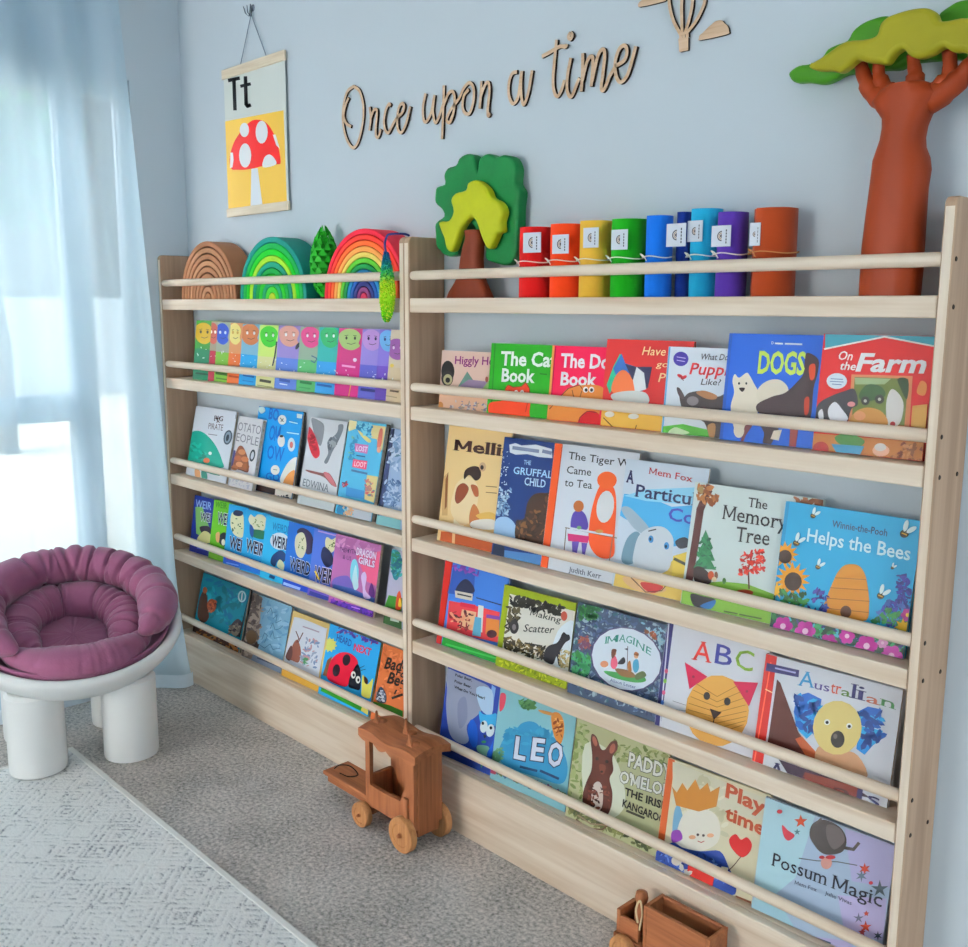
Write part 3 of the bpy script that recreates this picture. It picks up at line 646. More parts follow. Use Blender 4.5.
# ------------------------------------------------------------------ felt rolls with labels
def roll(xc, yc, r, h, col, label, lab=None, tie=True, lean=0., taper=.97, strg='e8e4d8'):
    g = thing('felt_roll', (xc, yc, ZT), label, 'felt roll', 'felt rolls on the top tier')
    m = MB(); n = 110; turns = 3.2; t = .0035; vs = []; fs = []
    fc = paint('felt_' + col, col, .9, .08, 60, .12, 220, sheen=.2)
    for i in range(n + 1):
        a = -1.9 + 2 * pi * turns * i / n; rr_ = r - (t + .004) * (i / n) * turns
        for zz, k in ((0, 1.0), (h * .5, (1 + taper) / 2), (h, taper)):
            for q in (0, t): vs.append((xc + lean * zz + (rr_ - q) * k * math.cos(a), yc + (rr_ - q) * k * math.sin(a), ZT + zz))
    K = 6
    for i in range(n):
        b = i * K; c = b + K
        fs += [(b, c, c + 2, b + 2), (b + 2, c + 2, c + 4, b + 4), (b + 1, b + 3, c + 3, c + 1), (b + 3, b + 5, c + 5, c + 3), (b + 4, c + 4, c + 5, b + 5), (b, b + 1, c + 1, c)]
    fs += [(0, 2, 3, 1), (2, 4, 5, 3)]
    fs += [tuple(n * K + q for q in f) for f in ((0, 1, 3, 2), (2, 3, 5, 4))]
    m.add(vs, fs); m.build('felt', fc, g, True, 50)
    if tie:
        tm = MB(); zz = .080; k = 1 - (1 - taper) * zz / h
        P = [(xc + lean * zz + (r * k + .0012) * math.cos(a), yc + (r * k + .0012) * math.sin(a), ZT + zz + .002 * math.sin(3 * a)) for a in [2 * pi * i / 28 for i in range(29)]]
        tm.tube(P, .0013, 6)
        a = -2.0; q = Vector((xc + lean * zz + (r + .003) * math.cos(a), yc + (r + .003) * math.sin(a), ZT + zz))
        tm.tube(spline([q, q + Vector((-.004, -.004, .006)), q + Vector((.006, -.006, .002)), q + Vector((.012, -.004, -.008))], 4), .0012, 6)
        tm.build('tie_string', paint('string_' + strg, strg, .8), g)
    if lab:
        (u0, v0), (u1, v1) = lab; yl = yc - r - .0035
        a = at(u0, v1, 'y', yl); b = at(u1, v1, 'y', yl); c = at(u0, v0, 'y', yl)
        w, hh = b.x - a.x, c.z - a.z; sk = .12
        A = Art(Vector((a.x, yl, a.z)), Vector((1, sk, 0)).normalized(), Vector((0, 0, 1)), w, hh, (0, 0, 1))
        o = A.o; e1 = A.ex * w; e2 = A.up * hh; bk = -A.n * .0008
        A.mb.add([o, o + e1, o + e1 + e2, o + e2, o + bk, o + e1 + bk, o + e1 + e2 + bk, o + e2 + bk], [(0, 1, 2, 3), (7, 6, 5, 4), (0, 4, 5, 1), (1, 5, 6, 2), (2, 6, 7, 3), (3, 7, 4, 0)], hx('ccd0d8'))
        A.draw([('full', 'd2d6de')])
        def ringp(ro, ri): return [(w * .46 + ro * w * math.sin(t) , hh * .5 - ro * w * math.cos(t) * 1.0) for t in [0 + pi * i / 10 for i in range(11)]] + [(w * .46 + ri * w * math.sin(t), hh * .5 - ri * w * math.cos(t)) for t in [pi - pi * i / 10 for i in range(11)]]
        A.put([[(w - x, y) for x, y in ringp(.24, .19)]], '4a3a3c'); A.put([[(w - x, y) for x, y in ringp(.16, .12)]], 'b08a50'); A.put([[(w - x, y) for x, y in ringp(.09, .0)]], '5a4a4a')
        A.put([[(w * .74, hh * q), (w * .80, hh * q), (w * .80, hh * (q + .1)), (w * .74, hh * (q + .1))] for q in (.14, .28, .42, .56, .70)], '50505a')
        A.mb.build('label', PRINT, g)
def rx_(u, y): return at(u, 297, 'y', y).x
roll(rx_(536, -.050), -.050, .045, .158, 'c01818', 'red felt roll with white label, nearest the lime and green wooden tree', ((523, 233), (539, 253)))
roll(rx_(566, -.050), -.050, .043, .160, 'e0501c', 'orange felt roll with white label, between the red and yellow rolls', ((552, 235), (567, 254)))
roll(rx_(595, -.050), -.050, .042, .162, 'e3b94e', 'yellow felt roll with white label, between the orange and green rolls', ((583, 228), (597, 248)))
roll(rx_(628, -.0505), -.0505, .0455, .160, '149a14', 'green felt roll with white label, between the yellow and blue rolls', ((611, 230), (626, 250)))
roll(rx_(657, -.060), -.060, .032, .162, '1478d2', 'bright blue felt roll with white label, next to the green roll', ((666, 224), (684, 247)))
roll(rx_(681, -.026), -.024, .0185, .170, '123c8e', 'navy felt roll standing behind the bright blue roll', None, tie=False)
roll(rx_(703, -.042), -.042, .036, .170, '2aa8cc', 'turquoise felt roll with white label, behind the purple roll', ((687, 221), (701, 242)), taper=.99)
roll(rx_(729, -.060), -.060, .0345, .158, '5a3a9c', 'purple felt roll with white label, in front of the turquoise roll', ((711, 226), (729, 247)))
roll(rx_(771, -.0505), -.0505, .0455, .160, 'a0471c', 'rust-brown felt roll with white label, at the open end of the roll row', ((749, 223), (759, 246)), strg='c09060')
# ------------------------------------------------------------------ wooden trees
def outline(pts, fr, y, n=5, closed=True):
    fx, fy, sc = fr; P = [at(fx + x / sc, fy + y_ / sc, 'y', y) for x, y_ in pts]
    for p in P: p.x = max(p.x, 1.412)
    return spline(P, n, closed)
TZ = (410, 140, 4.209)
ot_ = thing('wooden_oak', (1.57, -.055, ZT), 'wooden tree with dark green crown and lime front foliage, beside the red felt roll', 'toy tree')
BARK = paint('stained_trunk', '7c3a1e', .55, .22, 22, .25, 60, (1, 1, .3))
GD = paint('oak_dark_green', '1c7a45', .5, .16, 30, .15, 60); GL = paint('oak_lime', 'b9bd2a', .5, .16, 25, .15, 60)
gp = [(281, 128), (270, 84), (258, 62), (235, 58), (205, 75), (190, 105), (155, 118), (140, 150), (143, 185), (110, 198), (95, 225), (102, 265), (130, 290), (140, 320), (105, 350), (92, 400), (110, 450), (150, 488), (190, 480), (225, 430), (238, 380), (250, 350), (270, 372), (290, 420), (315, 455), (315, 500), (360, 520), (405, 525), (440, 490), (448, 430), (450, 350), (452, 280), (458, 215), (440, 180), (443, 120), (425, 75), (390, 62), (360, 72), (325, 57), (290, 78)]
MB().plate(outline(gp, TZ, -.042, 3), -.042, -.042 + .034, .007).build('green_crown', GD, ot_, True, 60)
lp = [(270, 168), (240, 180), (230, 210), (185, 225), (168, 255), (178, 300), (158, 340), (118, 345), (128, 385), (140, 415), (150, 460), (172, 468), (190, 425), (205, 380), (230, 340), (255, 325), (275, 345), (292, 395), (310, 440), (328, 458), (345, 430), (360, 395), (380, 385), (378, 345), (388, 300), (372, 262), (335, 240), (320, 205), (295, 180)]
MB().plate(outline(lp, TZ, -.072, 3), -.072, -.072 + .028, .008).build('lime_foliage', GL, ot_, True, 60)
def trunk(rows, fr, yc, depth, n=18):
    """rows of (left, right, y) photo points give the width; the section is a rounded oval of the given depth"""
    fx, fy, sc = fr; m = MB(); vs = []; fs = []
    for l, r, y in rows:
        a = at(fx + l / sc, fy + y / sc, 'y', yc); b = at(fx + r / sc, fy + y / sc, 'y', yc); c = (a + b) / 2; w = (b.x - a.x) / 2
        for k in range(n):
            q = 2 * pi * k / n; ca, sa = math.cos(q), math.sin(q); e = .75
            vs.append((c.x + w * math.copysign(abs(ca) ** e, ca), yc + depth * math.copysign(abs(sa) ** e, sa), max(ZT, c.z)))
    for i in range(len(rows) - 1):
        for k in range(n): fs.append((i * n + k, (i + 1) * n + k, (i + 1) * n + (k + 1) % n, i * n + (k + 1) % n))
    fs.append(list(range(n))); fs.append([(len(rows) - 1) * n + k for k in range(n)][::-1])
    return m.add(vs, fs)
trunk([(160, 350, 672), (170, 335, 640), (195, 318, 600), (213, 305, 560), (222, 300, 500), (232, 302, 450), (245, 308, 410), (240, 300, 380)], TZ, -.056, .02).build('trunk', BARK, ot_, True, 60)
TR = (640, 0, 2.951); T5 = (780, 0, 5.149)
bt = thing('wooden_savanna_tree', (2.62, -.058, ZT), 'tall wooden flat-topped tree with thick rust trunk, beside the far end panel', 'toy tree')
BARK2 = paint('tall_trunk_stain', '96441f', .5, .2, 16, .2, 40, (1, 1, .35))
trunk([(652, 822, 885), (653, 824, 860), (657, 832, 780), (662, 835, 720), (672, 840, 640), (683, 845, 560), (690, 854, 505), (694, 850, 470), (705, 838, 440), (716, 836, 410), (722, 843, 375), (722, 856, 345), (705, 876, 318), (690, 900, 290), (715, 870, 262), (740, 850, 250)], TR, -.062, .032).build('trunk', BARK2, bt, True, 60)
def bp(x, y): return at(640 + x / 2.951, y / 2.951, 'y', -.062)
for P, r in (([(745, 300), (690, 275), (668, 240), (655, 205), (650, 170)], [.02, .016, .0125, .011, .010]), ([(750, 290), (720, 260), (706, 225), (704, 190), (706, 160)], [.018, .014, .010, .009, .009]), ([(800, 290), (810, 250), (812, 215), (808, 190), (806, 160)], [.018, .015, .011, .010, .010]), ([(850, 295), (885, 260), (910, 225), (915, 190), (912, 150)], [.02, .016, .012, .011, .011]), ([(850, 300), (905, 265), (950, 225), (985, 185), (1010, 150)], [.022, .019, .016, .014, .012])):
    MB().tube(spline([bp(*q) for q in P], 4), [r[min(len(r) - 1, int(i / 4))] for i in range(4 * (len(P) - 1) + 1)], 12).build('branch', BARK2, bt, True)
GO = paint('canopy_olive', 'a29c2c', .5, .2, 12, .1, 60); GG = paint('canopy_green', '4a8a1e', .5, .18, 20, .1, 60)
def mirror(pts, xm): return pts + [(2 * xm - x, y + dy) for (x, y), dy in zip(pts[::-1], [0] * len(pts))]
can = [(145, 330), (150, 350), (190, 360), (250, 360), (300, 370), (340, 345), (380, 310), (400, 305), (430, 315), (480, 320), (540, 325), (580, 275), (625, 250), (660, 285), (710, 295), (770, 275), (810, 250), (840, 240), (880, 262), (930, 262), (985, 285), (1030, 260), (1075, 265), (1120, 300), (1180, 320), (1260, 350), (1350, 380), (1430, 375), (1420, 350), (1330, 300), (1240, 250), (1150, 190), (1080, 120), (1000, 95), (930, 88), (870, 100), (830, 105), (805, 95), (790, 60), (760, 40), (720, 36), (660, 45), (600, 62), (545, 85), (510, 120), (495, 170), (470, 190), (420, 200), (340, 208), (280, 240), (210, 290)]
MB().plate(outline(can, T5, -.105, 3), -.105, -.105 + .03, .009).build('olive_canopy', GO, bt, True, 60)
gl = [(40, 370), (45, 400), (70, 422), (130, 420), (200, 428), (250, 415), (320, 380), (400, 370), (520, 355), (600, 352), (660, 320), (800, 305), (900, 300), (1000, 330), (1150, 380), (1350, 430), (1500, 440), (1540, 400), (1480, 370), (1300, 270), (1200, 150), (1120, 40), (1020, -10), (920, 0), (870, 25), (820, 60), (790, 95), (700, 110), (600, 95), (540, 78), (480, 90), (420, 115), (370, 155), (340, 205), (290, 225), (240, 250), (210, 290), (150, 325), (90, 335)]
MB().plate(outline(gl, T5, -.042, 3), -.042, -.042 + .032, .009).build('green_canopy', GG, bt, True, 60)
# ------------------------------------------------------------------ books
FR = dict(A=(640, 310, 3.025), B=(400, 310, 3.338), C=(400, 420, 3.457), D=(660, 460, 3.2267), E=(400, 550, 3.457), F=(640, 600, 3.025), G=(400, 640, 3.457), H=(620, 730, 2.847),
          I=(150, 300, 3.585), J=(160, 400, 3.723), K=(160, 480, 3.723), L=(170, 550, 3.723), M=(180, 400, 8.067), N=(280, 405, 7.576), O=(490, 575, 8.236), P=(430, 555, 7.575), Q=(190, 310, 8.8), R=(290, 315, 8.417),
          S=(190, 490, 8.609), T=(290, 510, 7.287), U=(195, 570, 7.17), V=(310, 610, 8.61), W=(430, 660, 6.453), X=(580, 600, 7.89))
GRP = ['', 'books on the second tier', 'books on the third tier', 'books on the fourth tier', 'books on the bottom tier']
def book(kind, tier, qf, quad, base, label, art, af=None, spine=None, th=.008, yf=-.090, dy=.0105, yt=None, lim=(.024, 2.728), back=None, wht=None, grp='right', sc=1.):
    fx, fy, s_ = FR[qf]; px = [(fx + x / s_, fy + y / s_) for x, y in quad]; z0 = TIERS[tier] + .0006
    bl = at(*px[3], 'y', yf); br = at(*px[2], 'y', yf + dy); x0, x1 = bl.x, br.x
    sl = SLOPE[(tier, grp)]; yt_ = yf + .03
    for _ in range(6): yt_ = min(yf + sl * (at(*px[0], 'y', yt_).z - z0), -.003 - th - dy)
    a = at(*px[0], 'y', yt_); b = at(*px[1], 'y', yt_ + dy)
    x0 = max(lim[0], (x0 + a.x) / 2); x1 = min(lim[1], (x1 + b.x) / 2); zt = (a.z + b.z) / 2
    o = Vector((x0, yf, z0)); ex = Vector((x1 - x0, dy, 0)).normalized(); uv = Vector((0, yt_ - yf, zt - z0)); uv -= ex * uv.dot(ex); h = uv.length; up = uv.normalized(); n = ex.cross(up)
    w = math.hypot(x1 - x0, dy)
    o = o + Vector((0, 0, max(0, n.z * th)))             # back lower edge rests on the shelf
    g = thing(kind, o, label, 'book', GRP[tier] + ' of the ' + grp + ' bookcase')
    A = Art(o, ex, up, w, h, FR[af or qf])
    ct = .0012 if kind == 'picture_book' else .0006
    def slab(mb, a0, a1, b0, b1, d0, d1, col):
        vs = [o + ex * p + up * q - n * r for p in (a0, a1) for r in (d0, d1) for q in (b0, b1)]
        mb.add(vs, [(0, 1, 3, 2), (4, 6, 7, 5), (0, 4, 5, 1), (2, 3, 7, 6), (0, 2, 6, 4), (1, 5, 7, 3)], col)
    slab(A.mb, 0, w, 0, h, 0, ct, hx(base)); A.lay = 0; A.draw(art)
    A.mb.build('front_cover', PRINT, g)
    m = MB(); slab(m, 0, w, 0, h, th - ct, th, hx(back or base)); m.build('back_cover', PRINT, g)
    if kind == 'picture_book':
        m = MB(); slab(m, .0, .0012, 0, h, ct, th - ct, hx(spine or base)); m.build('spine', PRINT, g)
    m = MB(); i = .002 if kind == 'picture_book' else .0004; slab(m, .0013, w - i, i * .3, h - i, ct, th - ct, None); m.build('pages', PAGES, g)
    return g
SLOPE = {(1, 'right'): .10, (2, 'right'): .16, (3, 'right'): .16, (4, 'right'): .16, (1, 'left'): .13, (2, 'left'): .22, (3, 'left'): .17, (4, 'left'): .25}
def sq(c, x0, x1, y, yy, w=3):                           # unreadable small print: short strokes
    return ('l', c, w, [(x0, y), (x1, yy)])
# ---- right bookcase, second tier
book('picture_book', 1, 'B', [(150, 137), (318, 141), (305, 352), (120, 335)], 'd9bcae', 'small pink book with a dark furry face, at the left end of its tier', [
 ('band', 'cbb596', 0, 1, 0, .38), ('p', 'd8b49c', [(118, 335), (140, 260), (300, 270), (300, 352)]), ('e', '2a2522', 160, 205, 22, 36), ('e', '3a3430', 158, 228, 20, 26), ('e', 'b8b08c', 160, 232, 15, 18), ('e', '241f1f', 160, 234, 8, 9),
 ('p', '6f8f84', [(190, 262), (225, 205), (245, 235), (258, 262)]), ('p', '9a86a0', [(178, 268), (230, 232), (300, 240), (300, 272)]), ('p', '8fb06c', [(270, 270), (300, 232), (300, 272)]), ('e', 'a05a4a', 290, 232, 5, 10),
 ('t', '8c2f7a', 'Higgly He', (184, 180), (312, 184), 26, 'b'), ('e', 'c08a50', 135, 318, 10, 12), ('k', 'c8c4c4,a89a8e,8a8aa0', 60, [(165, 300), (300, 310), (298, 350), (160, 338)], 6)], th=.006)
book('picture_book', 1, 'B', [(306, 112), (530, 119), (515, 390), (290, 358)], '2a9a1c', 'green book with the word Cat and an orange cat beside the pink book', [
 ('l', '1c7c16', 4, [(318, 112), (303, 360)]), ('t', 'f0f2ea', 'The Cat', (337, 183), (520, 190), 44, 'B'), ('t', 'f0f2ea', 'Book', (340, 238), (446, 242), 42, 'B'), sq('1a6c12', 468, 490, 213, 215, 4),
 ('sp', 'd8502a', [(295, 345), (300, 310), (345, 300), (352, 262), (362, 250), (378, 258), (405, 256), (420, 242), (432, 262), (436, 300), (432, 340), (425, 380), (300, 362)]), ('l', '8a2c18', 2.5, [(352, 262), (362, 250), (378, 258), (405, 256), (420, 242), (432, 262), (436, 300)]),
 ('e', 'f4f0e8', 388, 274, 6, 7), ('e', 'f4f0e8', 408, 274, 6, 7), ('e', '1a1a1a', 389, 275, 2.5, 3), ('e', '1a1a1a', 408, 275, 2.5, 3), ('l', '8a2c18', 2, [(420, 340), (428, 300)])], spine='1c7c16')
book('picture_book', 1, 'B', [(512, 120), (712, 126), (690, 412), (488, 385)], 'dc1658', 'pink-red book with the word Dog and a tan long-eared dog', [
 ('band', 'd9a05a', 0, .04, 0, 1), ('l', 'b01048', 3, [(520, 122), (498, 385)]), ('t', 'f4eef0', 'The Dog', (537, 190), (722, 197), 44, 'B'), ('t', 'f4eef0', 'Book', (537, 250), (652, 254), 42, 'B'),
 ('sp', 'd8914a', [(500, 390), (502, 320), (535, 290), (560, 262), (600, 252), (650, 250), (680, 262), (690, 300), (670, 330), (640, 400)]), ('l', '4a2c1a', 2.5, [(500, 330), (535, 290), (562, 262), (600, 250), (612, 268)]), ('l', '4a2c1a', 2.5, [(575, 268), (580, 290), (600, 296), (607, 270)]), ('e', 'f6f2ea', 620, 266, 9, 10), ('e', 'f6f2ea', 640, 266, 9, 10), ('e', '1a1a1a', 622, 267, 5, 6), ('e', '1a1a1a', 640, 267, 5, 6),
 ('sp', 'c01224', [(596, 395), (600, 360), (625, 338), (655, 340), (668, 360), (660, 410)]), ('l', '3a1a14', 2, [(596, 392), (600, 360), (625, 338), (655, 342)])], spine='b8104a')
book('picture_book', 1, 'B', [(698, 98), (984, 106), (955, 440), (664, 408)], 'c23030', 'red book with an orange and blue-black cat face', [
 ('p', 'e0b85a', [(664, 410), (672, 335), (880, 350), (955, 360), (955, 440)]), ('p', '2fae8a', [(690, 250), (712, 190), (735, 145), (748, 180), (716, 250), (700, 280)]), ('p', '3a6fb0', [(712, 195), (740, 145), (752, 178), (790, 190), (730, 240)]), ('sp', 'e08050', [(706, 270), (720, 220), (748, 200), (776, 230), (782, 275), (745, 285)]), ('p', '2a2c50', [(752, 180), (790, 190), (842, 190), (828, 260), (800, 275), (772, 225)]), ('p', 'e8ecf0', [(790, 190), (815, 210), (822, 265), (785, 275), (778, 235)]), ('sp', 'd8dcd8', [(706, 282), (760, 270), (820, 276), (830, 310), (780, 318), (720, 306)]),
 ('t', 'f0d8a8', 'Have you', (808, 150), (955, 155), 28, 'i'), ('t', 'f0d8a8', 'got my', (855, 190), (975, 194), 20, 'i'), ('t', 'f0d8a8', 'Purr?', (862, 240), (960, 246), 30, 'i'), ('e', 'e8e8e0', 700, 348, 16, 10), ('e', 'e8e8e0', 780, 355, 18, 9), ('l', '3a2a20', 3, [(680, 360), (710, 390), (745, 405), (785, 400), (790, 385)])], spine='a02024', dy=.016)
book('picture_book', 1, 'A', [(88, 112), (285, 118), (268, 408), (64, 392)], 'dfe4ec', 'white book with the word Puppies and a dark puppy with floppy ears', [
 ('band', '6ab0d8', 0, .03, 0, 1), ('p', '4a9a2c', [(64, 394), (70, 352), (130, 345), (240, 370), (268, 372), (268, 408)]), ('sp', 'c8dcb8', [(85, 370), (105, 355), (130, 362), (150, 372), (120, 378), (95, 380)]), ('e', '4a3a98', 124, 148, 23, 22), ('l', 'd8d0f0', 2, [(112, 142), (138, 146)]), ('l', 'd8d0f0', 2, [(112, 152), (136, 156)]), ('e', 'c02a3c', 122, 200, 10, 5, 30), ('e', 'c02a3c', 133, 204, 10, 5, -30), ('l', '3a2020', 2, [(120, 195), (132, 214)]),
 ('t', '3a3040', 'What Do', (182, 150), (266, 152), 18, 'i'), ('t', 'c01c30', 'Puppies', (150, 194), (310, 200), 34, 'bi'), ('t', '3a3040', 'Like?', (184, 226), (242, 228), 18, 'i'),
 ('sp', '4a4244', [(118, 235), (130, 265), (150, 250), (195, 245), (235, 262), (262, 255), (275, 300), (270, 370), (215, 388), (195, 340), (150, 320), (125, 290)]), ('sp', 'a87c58', [(170, 250), (195, 244), (232, 258), (228, 270), (200, 268)]), ('sp', 'b08a62', [(205, 350), (228, 345), (225, 385), (212, 388)]), ('e', '8a8488', 160, 275, 18, 14), ('sp', '5a5054', [(112, 235), (122, 238), (135, 262), (128, 270), (116, 255)])], spine='5aa0d0')
book('picture_book', 1, 'A', [(276, 72), (562, 78), (528, 442), (236, 408)], '1668c4', 'blue book titled Dogs with a white fluffy dog and a black-and-tan dog', [
 ('band', '1a5cae', 0, .035, 0, 1), ('sp', 'e6dccb', [(285, 250), (280, 215), (287, 194), (300, 205), (322, 190), (332, 198), (345, 222), (360, 250), (368, 280), (352, 320), (345, 345), (300, 380), (280, 340), (275, 290)]), ('sp', 'e2d8c6', [(352, 262), (362, 232), (392, 212), (425, 212), (448, 235), (442, 262), (405, 272), (375, 285)]),
 ('sp', '3c2630', [(358, 310), (355, 285), (400, 262), (440, 250), (478, 215), (495, 190), (500, 140), (512, 130), (540, 150), (538, 190), (525, 240), (515, 330), (480, 350), (400, 335)]), ('sp', '3c2630', [(355, 330), (400, 335), (420, 360), (400, 400), (385, 420), (372, 400), (375, 370)]), ('sp', 'c8502c', [(512, 170), (530, 165), (528, 205), (515, 210)]), ('sp', 'b8442a', [(498, 270), (512, 265), (510, 310), (498, 315)]), ('p', '8a3a34', [(455, 350), (480, 352), (470, 430), (450, 428)]), ('p', '6a2c34', [(318, 350), (350, 335), (320, 380), (308, 412), (300, 412)]),
 ('e', '1c1c1e', 300, 222, 3, 4), ('e', '1c1c1e', 322, 222, 3, 4), ('sp', '3a2422', [(300, 236), (318, 236), (310, 248)]), ('t', 'c8dc6a', 'DOGS', (357, 190), (495, 195), 64, 'B'), ('t', 'e8eef4', 'D', (398, 103), (404, 104), 8), sq('e8eef4', 410, 432, 101, 102, 5), sq('e8eef4', 440, 490, 102, 104, 5), sq('8ab4e0', 405, 445, 412, 416, 7), ('e', 'e6dccb', 300, 365, 16, 22), ('p', 'e6dccb', [(405, 365), (430, 362), (420, 395), (395, 390)])], spine='124e98', th=.009)
book('picture_book', 1, 'A', [(568, 75), (892, 79), (860, 478), (510, 440)], 'c41c22', 'red barn-shaped farm book with a cow and a cut-out window, beside the end panel', [
 ('p', '4fa0b0', [(560, 60), (900, 60), (890, 108), (740, 80), (560, 118)]), ('l', 'e8e6e2', 5, [(558, 118), (740, 81), (892, 110)]), ('t', 'f2ece6', 'On', (598, 150), (640, 152), 26, 'bi'), ('t', 'f2ece6', 'the', (603, 180), (650, 182), 24, 'bi'), ('t', 'f4f0ea', 'Farm', (655, 184), (856, 190), 52, 'Bi'),
 ('p', 'd0906a', [(640, 195), (825, 200), (815, 355), (630, 350)]), ('p', '6f7c40', [(650, 203), (812, 208), (800, 350), (640, 345)]), ('p', 'a8b890', [(650, 205), (760, 208), (740, 225), (652, 225)]), ('sp', '2f5a2c', [(665, 250), (690, 225), (730, 232), (742, 260), (700, 275), (668, 272)]), ('e', '1a1a1c', 682, 275, 13, 13), ('e', 'c8c8bc', 682, 275, 5, 5), ('e', '1a1a1c', 725, 270, 14, 14), ('e', 'c8c8bc', 725, 270, 5, 5), ('sp', 'e0ddd8', [(745, 285), (760, 240), (785, 255), (798, 290), (785, 345), (752, 350)]), ('e', 'b8484a', 765, 345, 8, 8), ('sp', 'c8985a', [(640, 345), (650, 310), (690, 295), (735, 310), (745, 350)]), ('e', 'd8a078', 665, 320, 18, 14), ('sp', '2c4a28', [(780, 208), (812, 212), (808, 270), (790, 240)]),
 ('e', 'dce4ec', 596, 215, 31, 24), ('l', '7088b0', 2.5, [(578, 208), (614, 210)]), ('l', '7088b0', 2.5, [(576, 216), (616, 218)]), ('l', '7088b0', 2.5, [(582, 224), (610, 226)]),
 ('sp', '30303a', [(532, 325), (540, 285), (575, 262), (620, 245), (650, 240), (660, 285), (640, 300), (620, 350), (560, 350)]), ('sp', 'e4e4e8', [(570, 300), (590, 278), (612, 300), (630, 330), (600, 348), (575, 330)]), ('sp', 'e4e4e8', [(540, 312), (552, 300), (556, 330), (545, 335)]), ('e', 'd89a9a', 640, 285, 12, 8),
 ('sp', 'd8945a', [(838, 250), (850, 215), (868, 225), (862, 258)]), ('p', 'd9b06a', [(825, 290), (870, 285), (865, 360), (820, 352)]), ('p', 'b8804a', [(510, 445), (520, 372), (860, 400), (860, 480)]), ('e', 'a02a28', 548, 420, 24, 22), ('sp', '3f7a34', [(590, 385), (630, 372), (680, 395), (660, 415), (610, 408)]), ('p', '5aa0c0', [(580, 405), (680, 412), (665, 440), (595, 432)]), ('e', 'e8c0a8', 730, 425, 26, 18), ('e', 'e0ddd8', 728, 415, 18, 12), ('k', '7a3a24,c89a70,8a5a30', 40, [(770, 405), (858, 405), (850, 470), (760, 460)], 10)], spine='8a1418', th=.010)
# ---- right bookcase, third tier
book('paperback', 2, 'C', [(163, 22), (382, 32), (355, 480), (138, 432)], 'e2c795', 'cream book with a spotted brown-and-white dog, at the left end of its tier', [
 ('p', 'a8582c', [(136, 440), (142, 385), (360, 400), (355, 482)]), ('e', 'efe2c8', 210, 340, 22, 40, 20), ('sp', 'e6d2ac', [(185, 250), (200, 215), (235, 195), (262, 215), (272, 250), (262, 310), (230, 362), (195, 350), (175, 310)]), ('sp', '8a4a30', [(190, 270), (198, 232), (220, 218), (238, 235), (228, 262), (208, 285), (196, 288)]), ('sp', '3a2620', [(222, 205), (225, 175), (250, 160), (275, 165), (280, 195), (262, 210), (240, 190)]), ('e', 'c8a888', 286, 162, 12, 16), ('e', '2a1a18', 284, 164, 6, 8), ('sp', 'a4603c', [(245, 225), (268, 230), (272, 262), (258, 262)]), ('sp', 'b87a4c', [(240, 330), (255, 290), (275, 320), (270, 362), (245, 372)]), ('sp', 'd9b468', [(262, 330), (310, 318), (335, 335), (300, 350)]), ('sp', 'e8e4dc', [(250, 350), (300, 342), (330, 350), (325, 378), (250, 372)]),
 ('p', 'c8a878', [(148, 200), (168, 180), (165, 330), (145, 330)]), ('p', '8a5c38', [(158, 205), (168, 180), (162, 300), (155, 310)]), ('t', '4a2820', 'Mellie', (190, 105), (392, 128), 38, 'Bs'), sq('8a6a4a', 298, 335, 229, 232, 3), sq('8a6a4a', 298, 335, 250, 253, 3), ('p', 'd8b48c', [(182, 385), (192, 385), (190, 432), (180, 430)])], dy=.014, th=.0065)
book('picture_book', 2, 'C', [(364, 62), (562, 82), (510, 525), (316, 472)], '1d3f78', 'dark blue night-time book with a snowy white title banner', [
 ('p', 'e4e8f0', [(378, 85), (400, 80), (420, 88), (470, 85), (525, 100), (527, 132), (480, 128), (440, 118), (400, 120), (380, 112)]), sq('8a94ac', 392, 478, 96, 108, 12), sq('8a94ac', 495, 522, 108, 114, 12), ('t', 'b8d4e8', 'THE', (428, 153), (452, 156), 15, 'b'), ('t', 'b8d8ee', "GRUFFALO'S", (392, 185), (575, 208), 24, 'bs'), ('t', 'c4dcf0', 'CHILD', (430, 224), (502, 234), 26, 'bs'),
 ('k', 'b8ccdc,8aa8c4,6a8cb0', 70, [(345, 230), (385, 235), (375, 330), (332, 330)], 7), ('sp', 'a8c4e0', [(332, 345), (370, 335), (400, 365), (395, 410), (330, 400)]), ('sp', '4a3428', [(398, 400), (405, 350), (430, 340), (440, 290), (462, 258), (500, 252), (530, 270), (520, 420), (420, 415)]), ('k', '6a4a34,8a6440,34241e', 60, [(405, 350), (510, 270), (505, 410), (405, 410)], 10), ('p', '24304c', [(318, 475), (325, 430), (360, 428), (365, 475)]), ('p', '5a88b8', [(362, 450), (510, 470), (508, 522), (360, 490)]), ('k', 'dfe8f2', 40, [(345, 130), (380, 100), (372, 300), (340, 300)], 3)], spine='16305c')
